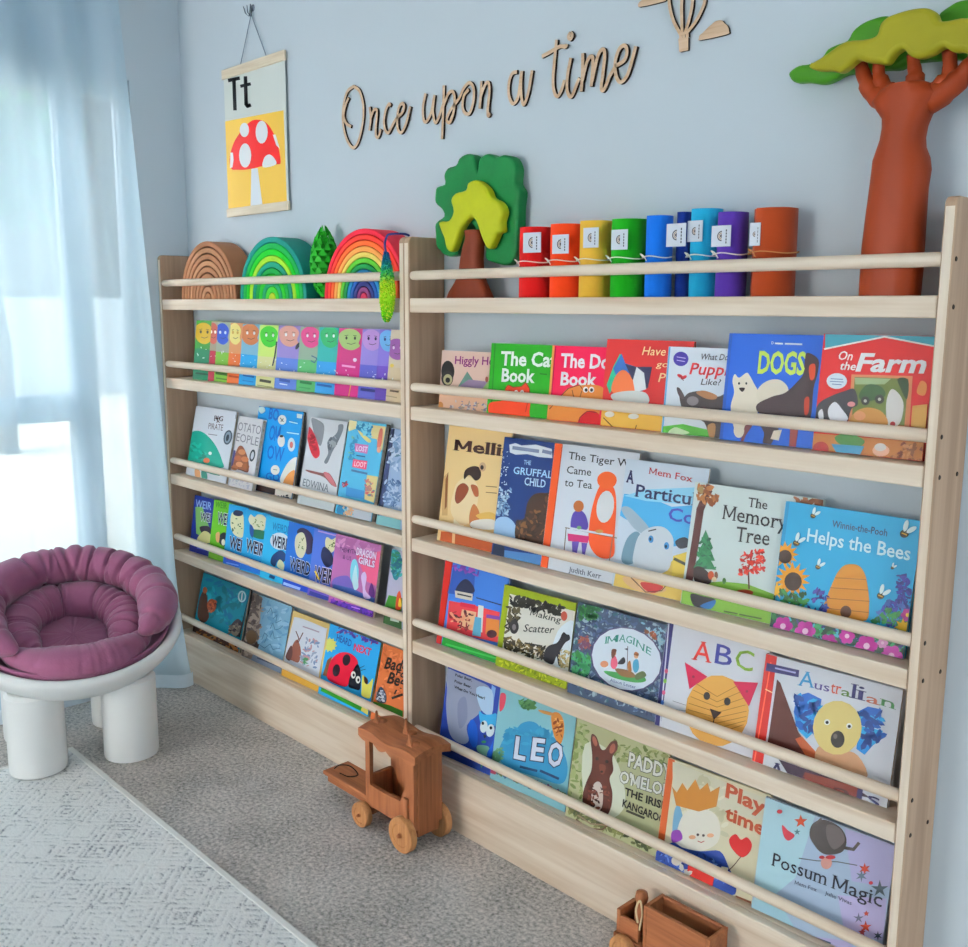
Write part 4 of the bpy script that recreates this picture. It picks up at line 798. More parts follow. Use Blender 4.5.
book('picture_book', 2, 'C', [(541, 78), (840, 122), (765, 592), (482, 522)], 'dbdfe6', 'white book with an orange cloth edge and a large orange figure at a tea table', [
 ('band', 'd4602c', 0, .09, 0, 1), ('l', 'a84420', 3, [(562, 85), (508, 525)]), ('t', '2a2c34', 'The Tiger Who', (582, 134), (838, 170), 25, 's'), ('t', '2a2c34', 'Came', (576, 184), (660, 193), 26, 's'), ('t', '2a2c34', 'to Tea', (569, 228), (663, 238), 26, 's'),
 ('sp', 'd8602c', [(655, 360), (668, 290), (690, 230), (720, 220), (742, 240), (748, 300), (742, 400), (738, 470), (690, 475), (655, 430)]), ('e', 'e0e0e0', 710, 300, 30, 56, 8), ('e', 'd86830', 716, 208, 34, 30), ('sp', '5a4a9a', [(590, 360), (600, 320), (625, 312), (645, 335), (648, 378), (600, 380)]), ('e', 'b07040', 618, 298, 18, 20), ('p', 'c03a7a', [(580, 392), (655, 402), (650, 425), (582, 418)]), ('p', '6a58a8', [(595, 420), (620, 420), (612, 460), (596, 455)]), ('p', '6a58a8', [(628, 424), (648, 426), (640, 466), (630, 462)]),
 ('l', '7a6a5a', 3, [(572, 372), (750, 408)]), ('l', '8a7a6a', 3, [(575, 375), (568, 455)]), ('l', '8a7a6a', 3, [(735, 410), (725, 485)]), ('l', 'd8dce4', 7, [(590, 374), (735, 400)]), ('e', '7aa878', 620, 372, 8, 6), ('e', 'c8a060', 690, 385, 14, 6), ('t', '5a6478', 'Judith Kerr', (584, 524), (695, 549), 18, 's')], spine='c05424')
book('paperback', 2, 'C', [(788, 133), (1102, 178), (985, 668), (730, 590)], 'cfd9e4', 'pale book with a grey-white cow face on a yellow and blue ground', [
 ('p', '5aaed8', [(760, 330), (775, 255), (850, 262), (940, 300), (1080, 290), (1060, 420), (930, 440), (840, 380)]), ('p', '9cd0e6', [(775, 262), (850, 240), (1090, 230), (1085, 300), (850, 280)]), ('p', 'd8c070', [(735, 590), (745, 530), (880, 540), (960, 470), (1045, 480), (985, 668)]), ('sp', 'a8b8c4', [(765, 310), (790, 300), (830, 335), (862, 375), (850, 395), (810, 375)]), ('sp', '7a98a8', [(765, 480), (785, 410), (820, 385), (840, 420), (825, 480), (790, 500)]), ('sp', 'd0d6dc', [(808, 500), (812, 440), (830, 395), (870, 370), (915, 372), (945, 410), (940, 470), (925, 520), (860, 535)]), ('e', '4a90c0', 868, 412, 9, 13), ('e', '1a2430', 866, 412, 4, 6), ('e', '4a90c0', 922, 435, 9, 13), ('e', '1a2430', 920, 437, 4, 6), ('l', '1c2430', 4, [(860, 384), (885, 378)]), ('sp', 'd8b890', [(770, 545), (830, 540), (900, 570), (920, 590), (870, 600), (800, 580)]), ('sp', 'b03a3a', [(835, 560), (910, 575), (880, 598), (845, 585)]), ('l', '3a3030', 3, [(800, 545), (850, 595), (905, 590), (930, 560)]), ('sp', '1c2838', [(952, 420), (985, 405), (1010, 430), (970, 445)]),
 ('t', 'b03038', 'Mem Fox', (862, 186), (1010, 215), 22, 's'), ('t', '232a5c', 'A', (784, 214), (806, 220), 42, 'Bs'), ('t', '232a5c', 'Particular', (815, 264), (1085, 306), 42, 'bs'), ('t', '4a50a8', 'Cow', (928, 345), (1075, 372), 44, 'bs'), ('p', 'e0c868', [(945, 470), (1045, 440), (1035, 520), (940, 540)]), sq('3a3a2a', 950, 1000, 480, 505, 10)], th=.006, dy=.0145)
book('picture_book', 2, 'D', [(118, 70), (534, 134), (470, 588), (64, 504)], 'd3dcd9', 'pale grey-green book with a red autumn tree and a pine', [
 ('p', '86b04a', [(60, 520), (75, 400), (200, 392), (280, 400), (400, 445), (480, 470), (470, 590)]), ('l', '5a2c2a', 24, [(160, 85), (130, 160), (115, 260), (92, 400)]), ('l', '5a2c2a', 9, [(128, 170), (165, 100)]), ('k', 'b07a4c,8a5430,c89060', 30, [(112, 75), (190, 85), (180, 140), (118, 135)], 12), ('k', '96603c,7a4a2c', 22, [(440, 118), (530, 128), (530, 160), (440, 140)], 14),
 ('p', '2f7a54', [(148, 225), (172, 285), (162, 285), (178, 325), (165, 325), (182, 355), (108, 348), (130, 312), (118, 310), (138, 268), (130, 266)]), ('k', '24604a,3f8a60', 40, [(135, 250), (160, 250), (180, 350), (115, 345)], 8), ('l', '5a3428', 5, [(288, 415), (285, 350), (300, 300)]), ('k', 'c0342c,d8503c,a82824', 90, [(265, 300), (335, 290), (335, 360), (258, 372)], 8), ('e', 'a8462c', 272, 428, 30, 10), ('sp', '3a2a2c', [(110, 350), (135, 345), (165, 375), (160, 400), (115, 395)]), ('e', 'b8582c', 165, 372, 10, 14), ('sp', '2c2c34', [(100, 432), (140, 440), (180, 452), (150, 480), (110, 470)]), ('sp', '3a78b0', [(130, 470), (180, 452), (165, 480)]), ('e', '7a5a40', 182, 372, 6, 12), ('e', '4a7a3a', 208, 390, 6, 10), ('sp', 'a08a60', [(120, 95), (140, 85), (138, 110)]), ('e', 'd8c8a8', 176, 385, 8, 8),
 ('t', '2c2c30', 'The', (284, 150), (346, 160), 30, 's'), ('t', '2c2c30', 'Memory', (204, 190), (408, 226), 46, 's'), ('t', '2c2c30', 'Tree', (244, 262), (352, 276), 48, 's'), sq('4a6428', 208, 250, 488, 496, 5), sq('4a6428', 258, 328, 498, 512, 5)], spine='b8c4c0', dy=.018)
book('picture_book', 2, 'D', [(409, 138), (832, 196), (800, 676), (353, 558)], '3aa6cc', 'turquoise book about bees with a golden straw hive, flowers along the bottom', [
 ('band', '2a90b8', 0, .03, 0, 1), ('t', '1f2c54', 'Winnie-the-Pooh', (555, 216), (732, 246), 22, 'b'), ('t', 'd4e6f0', 'Helps the Bees', (474, 262), (805, 324), 42, 'b'),
 # straw hive
 ('sp', 'c98e3c', [(528, 490), (540, 440), (560, 390), (575, 360), (600, 338), (640, 340), (662, 370), (672, 420), (675, 470), (665, 518), (600, 512)]), ('l', '9a6424', 3, [(566, 380), (664, 386)]), ('l', '9a6424', 3, [(550, 412), (672, 420)]), ('l', '9a6424', 3, [(540, 446), (676, 456)]), ('l', '9a6424', 3, [(532, 478), (674, 492)]), ('e', '5a3418', 600, 490, 18, 20),
 ('*', 'd89c34', 428, 385, 58, 34, 14), ('e', '3c2416', 430, 392, 28, 30), ('*', 'd89c34', 404, 305, 44, 26, 12), ('e', '3c2416', 404, 312, 22, 22), ('*', 'e0b040', 378, 420, 30, 14, 9), ('k', '2a6a3c,3c8a4a,245a34', 40, [(362, 420), (470, 430), (480, 490), (355, 480)], 12), ('k', '4a4a98,34347a,3a5aa0', 30, [(505, 400), (545, 440), (540, 500), (480, 480)], 10),
 ('k', '343a86,28307a,4a50a4', 70, [(770, 370), (800, 372), (815, 480), (760, 480)], 10), ('k', '343a86,4a50a4,5a7ab8', 60, [(735, 450), (800, 480), (790, 545), (695, 515)], 11), ('k', '2f7a48,45985a', 34, [(720, 480), (800, 500), (790, 550), (690, 520)], 10), ('f', 'b04a94', 800, 500, 22, 'd8c040'), ('*', 'e0b83a', 785, 540, 30, 16, 8), ('p', '2c4a3c', [(352, 560), (362, 490), (800, 590), (800, 680)]), ('k', '2f7a4c,48a070,1f5a5c,58b0c0,3a3a7a', 170, [(360, 500), (800, 595), (795, 672), (355, 555)], 13)] +
 [('f', c, x, y, r, 'e8c8dc') for c, x, y, r in (('b8389c', 398, 536, 32), ('c04aa4', 470, 552, 34), ('a83090', 545, 590, 30), ('c44aa8', 605, 568, 26), ('b8389c', 668, 600, 36), ('c45ab0', 748, 632, 36), ('a83090', 785, 655, 26), ('d8a0c8', 720, 590, 18), ('c04aa4', 640, 620, 22))] +
 [q for x, y, s in ((790, 238, 1.3), (496, 180, .8), (442, 268, 1), (512, 345, .8), (752, 348, .5), (714, 438, 1.1)) for q in (('e', '3a3426', x, y, 11 * s, 10 * s), ('l', 'c8a030', 3 * s, [(x - 6 * s, y - 2 * s), (x + 6 * s, y + 3 * s)]), ('e', 'dcebf2', x + 4 * s, y - 20 * s, 6 * s, 15 * s, 15), ('e', 'dcebf2', x + 18 * s, y - 10 * s, 6 * s, 14 * s, 60))], spine='2a88b0', th=.011)
# ---- right bookcase, fourth tier
book('picture_book', 3, 'E', [(176, 12), (385, 66), (345, 398), (110, 335)], '4a80c8', 'blue book with a red cloth edge and small shop fronts', [
 ('p', 'b02c1e', [(150, -20), (190, -5), (140, 345), (100, 335)]), ('l', '8a2016', 3, [(184, 20), (138, 340)]), ('p', '35599e', [(165, 150), (185, 60), (260, 75), (255, 160)]), ('p', 'cc4a50', [(160, 280), (170, 175), (250, 190), (345, 215), (338, 320)]), ('k', '7a4aa0,9a58b0', 16, [(190, 45), (275, 70), (272, 90), (188, 66)], 10), ('sp', '2c2f4c', [(192, 145), (205, 115), (228, 100), (250, 118), (258, 145), (225, 150)]), ('p', 'd8cfc0', [(190, 140), (252, 152), (250, 176), (192, 164)]), ('l', '3a3a4a', 5, [(200, 152), (246, 162)]), ('l', '2f3a5c', 4, [(265, 165), (350, 190)]), ('p', 'c0304a', [(210, 180), (262, 190), (260, 204), (208, 194)]), ('p', 'd8b490', [(215, 205), (265, 215), (255, 280), (205, 265)]), ('k', '5a2430,8a3038,d8a080', 40, [(175, 210), (255, 220), (245, 285), (168, 265)], 9), ('p', 'e4e4dc', [(272, 190), (290, 194), (285, 285), (265, 280)]), ('p', '6aa8c0', [(260, 230), (282, 235), (280, 300), (250, 295)]), ('p', 'd08a4a', [(300, 232), (345, 240), (342, 300), (296, 290)]), ('e', '4a2430', 318, 290, 18, 14), ('p', '7a4a9a', [(300, 222), (346, 230), (345, 242), (298, 234)]), ('p', '228a34', [(140, 345), (150, 300), (345, 355), (340, 400)]), ('l', '4aae5a', 6, [(160, 325), (335, 375)])], spine='a02418', th=.007)
book('paperback', 3, 'O', [(118, 84), (712, 232), (632, 960), (48, 745)], '9aa81e', 'yellow-green bordered book with black cat and scribbled black grass', [
 ('p', 'dedad0', [(165, 155), (706, 300), (645, 860), (92, 680)]), ('p', '9aa81e', [(48, 745), (92, 672), (640, 870), (632, 962)]), ('sp', 'dfe6ee', [(560, 460), (690, 380), (660, 640), (600, 760), (500, 700)]), ('k', '2c2c2a,3c3a34,5a5648', 110, [(170, 165), (600, 270), (580, 330), (170, 250)], 26), ('k', '3a382e,6a6248', 60, [(150, 260), (260, 290), (220, 480), (130, 470)], 22), ('k', '3a362a,5a5036,8a7a4c', 110, [(130, 510), (460, 600), (440, 700), (110, 620)], 22), ('e', '3c3a3c', 200, 425, 38, 60), ('e', '8a8488', 200, 430, 16, 26), ('e', 'b05a4a', 612, 338, 26, 40),
 ('t', '2f2f2c', 'Making', (330, 330), (580, 395), 50, 'i'), ('t', '2f2f2c', 'Scatter', (275, 465), (520, 480), 62, 'i'), sq('2f2f2c', 290, 430, 560, 585, 12),
 ('sp', '2a2830', [(445, 690), (455, 620), (490, 580), (550, 560), (580, 520), (592, 490), (610, 470), (632, 488), (655, 495), (660, 530), (625, 555), (600, 590), (580, 640), (585, 740), (565, 740), (550, 670), (520, 735), (460, 715)]), ('k', 'c8cc3c,7c8c14', 60, [(80, 690), (620, 880), (610, 930), (60, 730)], 16), ('k', 'd8c9a0,b8a878', 40, [(580, 600), (660, 640), (640, 790), (560, 760)], 16)], th=.0065)
book('picture_book', 3, 'X', [(-18, 10), (752, 228), (660, 958), (-95, 700)], '45556e', 'dark densely patterned book with a white oval holding two children', [
 ('k', '2f3f5e,7f93a8,a8b8c0,3a6a74,56688a,8fa0a8', 700, [(-20, 10), (750, 220), (670, 950), (-95, 700)], 20), ('k', '3f8a4c,2f6a44,62a060', 70, [(-10, 40), (150, 60), (120, 150), (0, 150)], 24), ('k', '3f8a4c,2a6a5c,58a878', 80, [(-60, 400), (80, 430), (90, 600), (-60, 590)], 24), ('k', 'a86a5a,7a5068', 40, [(-10, 280), (70, 290), (80, 400), (0, 380)], 18), ('k', '9cc0d0,b4ccd4', 50, [(490, 170), (680, 240), (640, 400), (560, 330)], 18), ('k', 'b06a50,8a5a40', 20, [(520, 240), (600, 270), (590, 310), (520, 290)], 18),
 ('e', '5c5478', 369, 466, 292, 250, 24), ('e', 'dbe2ea', 369, 466, 280, 240, 24),
 ('t', '3f9488', 'IM', (200, 345), (300, 330), 58, 's'), ('t', '3f9488', 'AG', (310, 325), (410, 345), 58, 's'), ('t', '3f9488', 'INE', (420, 350), (560, 440), 56, 's'),
 ('sp', '4f9a5c', [(190, 560), (300, 570), (420, 590), (500, 600), (520, 640), (430, 650), (260, 610)]), ('sp', '8a6a4a', [(280, 540), (400, 560), (440, 610), (330, 600)]), ('sp', 'd06a80', [(245, 520), (252, 460), (280, 440), (300, 500), (275, 545)]), ('e', 'd8a888', 272, 420, 16, 22), ('sp', '6a4030', [(250, 440), (255, 390), (290, 390), (285, 420), (262, 460)]), ('sp', '5aa0bc', [(420, 540), (425, 480), (460, 470), (468, 540), (440, 575)]), ('e', 'd8b090', 446, 440, 18, 22), ('sp', '8a5a38', [(428, 430), (440, 408), (465, 420), (462, 440)]), ('l', '5a4a4a', 5, [(380, 365), (375, 560)]), ('p', '4a4a5c', [(352, 385), (382, 378), (382, 400)]), ('sp', '3a3a44', [(300, 500), (345, 450), (362, 480), (345, 505)]), ('e', 'c89070', 195, 505, 32, 26), ('sp', 'a07040', [(380, 500), (400, 480), (410, 560), (385, 560)]), ('sp', '5a6a48', [(440, 590), (500, 560), (525, 600), (450, 630)]), ('t', '4a6a9a', 'Alison Lester', (240, 640), (442, 700), 24, 's')], spine='38465e', th=.007)
book('picture_book', 3, 'F', [(84, 52), (400, 150), (345, 512), (46, 392)], 'd8d9df', 'white alphabet book with a striped ginger cat face with pink ears', [
 ('band', '2c2a6c', .0, .065, 0, 1), ('p', 'd8d9df', [(88, 40), (92, 40), (62, 392), (58, 392)])] + [('e', c, x, y, 5, 7) for c, x, y in (('c8607a', 80, 215), ('7fb04a', 76, 245), ('d06a8a', 72, 280), ('5a8ad0', 68, 310), ('d8b040', 64, 340))] + [
 ('t', 'c4342c', 'A', (160, 180), (212, 190), 60, 's'), ('t', '3a3f8c', 'B', (226, 190), (276, 202), 60, 's'), ('t', '7a9a2c', 'C', (286, 204), (340, 218), 60, 's'),
 ('e', 'd2a45a', 234, 335, 96, 108), ('p', 'b81450', [(136, 188), (205, 232), (150, 270)]), ('p', 'b81450', [(282, 246), (358, 250), (330, 322)]), ('e', '7a1038', 162, 232, 4, 4), ('e', '7a1038', 324, 276, 4, 4)] + [('l', '9a7030', 2, [(234 - 92 * math.sin(a), 335 - 100 * math.cos(a) * .3 + k), (234, 352 + k), (234 + 92 * math.sin(a), 340 - 100 * math.cos(a) * .3 + k)]) for k, a in ((-60, .75), (-44, .9), (-28, 1.05), (-12, 1.2), (4, 1.3), (20, 1.3), (36, 1.2), (52, 1.05))] + [
 ('e', '1e1a1a', 203, 290, 10, 12), ('e', '1e1a1a', 265, 307, 10, 12), ('p', '3a2320', [(212, 328), (248, 340), (224, 362)]), ('l', '3a2320', 3, [(225, 360), (222, 375)]), ('l', '8a8890', 1.5, [(100, 305), (140, 318)]), ('l', '8a8890', 1.5, [(98, 330), (140, 335)])], spine='2c2a6c')
book('picture_book', 3, 'F', [(386, 158), (800, 285), (742, 655), (334, 505)], 'd6d8de', 'white animal book with a red edge and a koala with blue painted ears', [
 ('band', 'b8261c', 0, .09, 0, 1), ('l', 'e8745a', 4, [(396, 190), (344, 500)]), ('l', 'e8d0a0', 3, [(380, 270), (400, 280)]), ('p', '34306c', [(384, 190), (482, 212), (480, 234), (380, 214)]), sq('b8b8d8', 410, 470, 206, 220, 5),
 ('t', '4a9ac4', 'A', (480, 258), (524, 266), 46, 's'), ('t', '5a4a8c', 'us', (528, 268), (572, 278), 26, 's'), ('t', 'c8604a', 'tr', (576, 280), (606, 286), 36, 's'), ('t', '6a8a4a', 'a', (608, 288), (636, 294), 26, 's'), ('t', '34306c', 'l', (640, 296), (650, 298), 44, 's'), ('t', '34306c', 'i', (658, 300), (674, 304), 44, 's'), ('t', 'b8705a', 'a', (684, 308), (722, 318), 28, 's'), ('t', '3a7a4a', 'n', (730, 318), (768, 330), 30, 's'),
 ('p', '5a2a22', [(415, 240), (425, 250), (480, 400), (540, 480), (520, 490), (385, 440), (390, 410)]), ('p', 'b0603a', [(470, 420), (490, 412), (560, 490), (520, 500)]), ('p', '3a1e3c', [(420, 482), (640, 560), (700, 600), (460, 545)]),
 ('p', '2468b0', [(475, 290), (510, 280), (550, 300), (545, 330), (500, 325), (470, 315)]), ('p', '2f8cc8', [(465, 335), (500, 325), (545, 335), (525, 365), (470, 365)]), ('p', '3aa4d0', [(475, 365), (525, 360), (530, 395), (505, 420), (480, 395)]), ('p', '2468b0', [(655, 340), (690, 322), (728, 330), (722, 350), (742, 380), (690, 375), (665, 370)]), ('p', '3aa4d0', [(665, 380), (735, 395), (730, 420), (705, 440), (670, 425)]), ('p', '2f8cc8', [(660, 415), (705, 440), (680, 468), (655, 450)]), ('k', '2468b0,3aa4d0,1c4c8c', 46, [(470, 290), (545, 305), (530, 395), (475, 390)], 16), ('k', '2468b0,3aa4d0,1c4c8c', 46, [(660, 335), (735, 340), (735, 420), (665, 450)], 16), ('sp', 'c8a080', [(545, 440), (600, 450), (660, 470), (685, 540), (560, 500), (530, 480)]), ('e', 'd6c588', 598, 386, 74, 82), ('e', 'f0eee4', 567, 369, 9, 9), ('e', '1c1a1a', 567, 370, 5, 5), ('e', 'f0eee4', 634, 381, 9, 9), ('e', '1c1a1a', 634, 382, 5, 5), ('e', '2e2a28', 599, 421, 21, 26), ('e', '6a645e', 592, 412, 6, 8),
 ('p', '7a3424', [(500, 520), (660, 565), (655, 625), (480, 570)]), ('t', '2c2a5c', 'A', (386, 535), (436, 548), 50, 's'), ('t', '4a2030', 'nim', (448, 552), (560, 585), 34, 's'), ('t', '4a1c1c', 'a', (585, 588), (640, 604), 38, 's'), ('t', '2c2a5c', 'l', (655, 606), (670, 610), 56, 's'), ('t', '2c2a5c', 's', (686, 614), (724, 626), 40)], spine='a82018', th=.012)
# ---- right bookcase, bottom tier
book('picture_book', 4, 'W', [(118, 20), (455, 178), (392, 740), (52, 600)], '2c4898', 'blue board book with a large grey shape and a small blue animal face', [
 ('sp', '9aa0b4', [(105, 60), (180, 80), (300, 130), (390, 190), (330, 330), (240, 420), (250, 520), (200, 540), (130, 480), (105, 320), (110, 180)]), ('sp', '8a90a8', [(180, 280), (230, 240), (240, 380), (190, 440)]), ('p', '8fb0d8', [(400, 160), (425, 180), (400, 340), (380, 330)]), ('sp', 'b8cfe6', [(300, 180), (400, 195), (400, 350), (330, 320)]), ('sp', '2060b8', [(245, 480), (255, 400), (280, 385), (305, 440), (305, 545), (275, 560)]), ('sp', '48a8d4', [(318, 330), (345, 350), (390, 352), (430, 348), (425, 420), (400, 430), (350, 430), (325, 400)]), ('e', 'dfe8ee', 348, 430, 24, 40, 8), ('e', 'dfe8ee', 390, 455, 26, 42, 12), ('e', '1c1e28', 342, 408, 9, 11), ('e', '1c1e28', 394, 438, 9, 11), ('sp', '28303c', [(345, 480), (365, 490), (352, 505)]), ('e', '3a8a4a', 348, 528, 16, 8), ('sp', '7fae9a', [(310, 550), (380, 560), (375, 620), (310, 590)]), ('sp', '2060b8', [(368, 610), (400, 540), (420, 480), (428, 560), (400, 640)]), ('p', '1c3a80', [(52, 600), (65, 500), (200, 560), (400, 650), (392, 742)]), ('p', '4a8a4c', [(320, 660), (345, 640), (335, 700)]),
 ('t', '23262e', 'Polar Bear,', (165, 103), (272, 138), 17, 'B'), ('t', '23262e', 'Polar Bear,', (160, 143), (268, 182), 17, 'B'), ('t', '23262e', 'What Do You Hear?', (158, 180), (355, 256), 17, 'B')], spine='223a7c')
book('picture_book', 4, 'W', [(455, 172), (950, 370), (870, 910), (388, 720)], '8fbcc4', 'light teal book with white outlined letters over a round blue bush', [
 ('sp', '3f8fb4', [(440, 610), (480, 500), (520, 450), (560, 440), (590, 410), (640, 395), (690, 410), (720, 450), (770, 480), (830, 530), (880, 640), (885, 740), (840, 800), (700, 760), (500, 690)]), ('k', '3f8fb4,4a9cbc', 60, [(520, 420), (770, 450), (860, 560), (470, 540)], 26), ('sp', 'b84a5c', [(455, 220), (490, 225), (480, 300), (450, 330)]), ('k', '6a9a68,4f8058', 40, [(580, 250), (680, 280), (660, 320), (580, 300)], 20), ('k', '7aa884,6a9a78', 60, [(400, 600), (470, 560), (470, 660), (400, 650)], 16), ('sp', 'c88a48', [(785, 350), (830, 340), (862, 390), (865, 470), (845, 540), (815, 520), (790, 440)]), ('k', '8a4a24,e0b070', 24, [(800, 380), (855, 390), (850, 500), (810, 490)], 14), ('sp', 'b88850', [(700, 320), (790, 340), (800, 360), (730, 345)]),
 ('T', 'd8dce8', 'L', (545, 630), (610, 645), 140, 'B', '26284a'), ('T', 'd8dce8', 'E', (655, 640), (725, 650), 140, 'B', '26284a'), ('T', 'd8dce8', 'O', (760, 675), (845, 690), 150, 'B', '26284a'), sq('2a4468', 585, 690, 688, 715, 16), sq('2a4468', 715, 830, 715, 765, 16), ('k', '8a6a8a,7a8a5a,a8604a,5a7a9a', 120, [(400, 680), (870, 860), (868, 905), (390, 715)], 18), ('p', 'a84a62', [(385, 705), (420, 690), (425, 740), (380, 725)])], spine='78a8b0')
book('picture_book', 4, 'G', [(610, 262), (945, 400), (880, 742), (576, 585)], 'b8b894', 'olive and cream book with a reddish-brown kangaroo standing upright', [
 ('k', '8a9860,a8b080,788850', 60, [(600, 280), (660, 300), (640, 540), (580, 560)], 14), ('k', '8a9460,74804c,a0a474', 60, [(740, 340), (930, 400), (900, 460), (740, 420)], 12), ('sp', 'd4d6c4', [(640, 360), (740, 400), (780, 560), (720, 620), (640, 560)]), ('k', '6a6e44,8a8c5c,4c5434', 80, [(600, 580), (870, 690), (868, 735), (578, 590)], 14),
 ('sp', '5c3024', [(660, 350), (664, 325), (680, 335), (695, 375), (710, 378), (730, 352), (750, 350), (752, 378), (735, 405), (738, 450), (725, 480), (735, 530), (728, 585), (700, 620), (640, 600), (632, 540), (645, 490), (662, 450), (665, 400)]), ('e', 'a06858', 674, 350, 7, 18, -15), ('e', 'a06858', 735, 375, 9, 18, 18), ('sp', 'd0c4bc', [(662, 550), (670, 500), (690, 490), (702, 520), (698, 580), (672, 590)]), ('e', '17110f', 682, 410, 6, 6), ('e', '17110f', 716, 420, 6, 6), ('sp', '7a4a3c', [(690, 430), (712, 435), (706, 462), (694, 460)]), ('e', '1c1412', 698, 455, 5, 4), ('l', '6a4a38', 5, [(610, 620), (650, 650), (700, 655), (720, 640)]), ('l', '9a8470', 5, [(615, 605), (660, 635), (715, 640)]), ('k', '7a4636,4a241c', 40, [(650, 500), (730, 510), (720, 600), (645, 580)], 8),
 ('T', 'dcdcd4', 'PADDY', (790, 435), (935, 485), 48, 'B', '3a3c34'), ('T', 'dcdcd4', "O'MELON", (760, 490), (935, 545), 40, 'B', '3a3c34'), ('t', '26241e', 'THE IRISH', (778, 535), (925, 590), 26, 'B'), ('t', '26241e', 'KANGAROO', (770, 575), (915, 635), 26, 'B'), sq('4c4a3c', 785, 845, 590, 615, 8)], spine='989870')
book('picture_book', 4, 'H', [(148, 78), (432, 196), (388, 522), (92, 362)], 'd6cfb4', 'cream book with a white creature wearing a cardboard crown and a red heart balloon', [
 ('band', 'b8602c', 0, .07, 0, 1), ('p', 'd4d0bc', [(150, 90), (430, 200), (420, 260), (150, 210)]), ('k', 'e0dcc8,c8c4a8', 30, [(160, 120), (300, 160), (300, 300), (150, 260)], 14), ('sp', '7fa8c0', [(155, 230), (170, 215), (182, 270), (172, 300), (150, 300)]), ('sp', 'e2ddd0', [(160, 310), (175, 250), (205, 225), (262, 232), (285, 270), (278, 320), (230, 345), (180, 335)]), ('p', 'b8823a', [(148, 160), (162, 178), (178, 150), (192, 172), (215, 140), (228, 170), (250, 150), (258, 176), (285, 160), (275, 218), (225, 232), (160, 215)]), ('e', 'd8a888', 206, 305, 10, 6), ('e', 'd8a888', 258, 300, 10, 6), ('e', '4a3a34', 222, 298, 4, 4), ('e', '4a3a34', 238, 300, 4, 4), ('l', 'b04a4a', 2.5, [(222, 316), (232, 320), (240, 316)]),
 ('sp', '2c4c94', [(100, 375), (105, 345), (150, 320), (180, 335), (230, 345), (285, 345), (310, 390), (330, 440), (320, 470), (240, 440)]), ('k', '6a86c0,1c3474', 50, [(110, 345), (280, 350), (300, 440), (110, 380)], 7), ('sp', '8a4aa0', [(150, 320), (148, 290), (170, 285), (178, 310)]), ('p', 'b82c20', [(195, 380), (270, 410), (262, 460), (190, 425)]), ('e', 'd8d0c4', 162, 372, 15, 14), ('k', 'e8e4dc', 10, [(175, 380), (200, 390), (195, 415), (170, 400)], 9), ('sp', 'b01c20', [(345, 362), (318, 335), (312, 310), (330, 296), (345, 312), (362, 305), (376, 325), (368, 350)]), ('l', '5a3a34', 2.5, [(345, 360), (325, 385), (310, 400)]), ('p', '7a4a2c', [(330, 470), (375, 488), (372, 515), (325, 495)]), ('p', 'd8d0b8', [(290, 388), (310, 392), (300, 420), (285, 410)]),
 ('t', 'a85028', 'Play', (302, 190), (410, 240), 40, 'B'), ('t', 'a85028', 'time', (300, 252), (408, 300), 38, 'B')], spine='a85024')
book('picture_book', 4, 'H', [(418, 192), (782, 332), (745, 664), (372, 505)], 'aebdd0', 'pale iridescent blue-lilac book with a grey animal hanging upside down and stars', [
 ('p', 'b4d0d8', [(400, 190), (560, 230), (500, 420), (380, 520)]), ('p', 'b8b4d4', [(640, 280), (790, 330), (770, 450), (660, 430)]), ('p', 'b8b0d0', [(370, 560), (640, 600), (740, 670), (370, 600)]), ('p', 'a8c8d4', [(370, 480), (460, 500), (520, 600), (370, 580)]), ('p', 'c0b8d8', [(620, 470), (760, 480), (750, 600), (640, 580)]),
 ('sp', '4c4646', [(540, 300), (548, 268), (580, 255), (625, 275), (645, 310), (635, 345), (600, 355), (575, 350), (555, 330)]), ('sp', '746c6c', [(590, 270), (625, 280), (640, 315), (610, 340), (590, 310)]), ('l', '4c4646', 9, [(640, 335), (665, 340), (680, 322)]), ('l', '5a5252', 6, [(560, 265), (580, 245)]), ('l', '6a6a70', 3, [(510, 365), (560, 372), (620, 375), (675, 385)]), ('e', 'c89a90', 588, 378, 16, 18), ('e', 'a8343c', 600, 362, 14, 6), ('e', 'a8343c', 575, 362, 8, 5),
 ('*', 'b8502c', 515, 260, 20, 8, 5), ('sp', 'b03a4a', [(462, 270), (478, 285), (498, 300), (480, 315), (466, 300)]), ('e', 'b03a4a', 455, 232, 8, 6), ('*', '5a7a80', 505, 290, 10, 4, 5), ('*', 'b8503c', 697, 395, 18, 7, 6), ('*', '6a7a88', 688, 415, 18, 6, 6), ('*', '5a6870', 740, 452, 26, 9, 5), ('e', 'b03a4a', 715, 435, 6, 5), ('*', 'b8503c', 700, 560, 18, 7, 5), ('*', '7a7a90', 680, 535, 16, 5, 5), ('*', 'b8503c', 702, 522, 9, 4, 5), ('*', '4a5460', 735, 585, 14, 5, 6), ('*', 'a84a50', 690, 575, 12, 5, 5),
 ('t', '2a2c3c', 'Possum', (434, 385), (586, 442), 38, 's'), ('t', '2a2c3c', 'Magic', (605, 450), (745, 504), 40, 's'), ('t', '54586c', 'Mem Fox', (498, 438), (560, 460), 11, 's'), ('t', '54586c', 'Julie Vivas', (584, 468), (660, 498), 11, 's'), sq('2f3a54', 498, 508, 571, 575, 7), sq('6a7488', 516, 600, 578, 606, 5)], spine='98a8c0', th=.009)
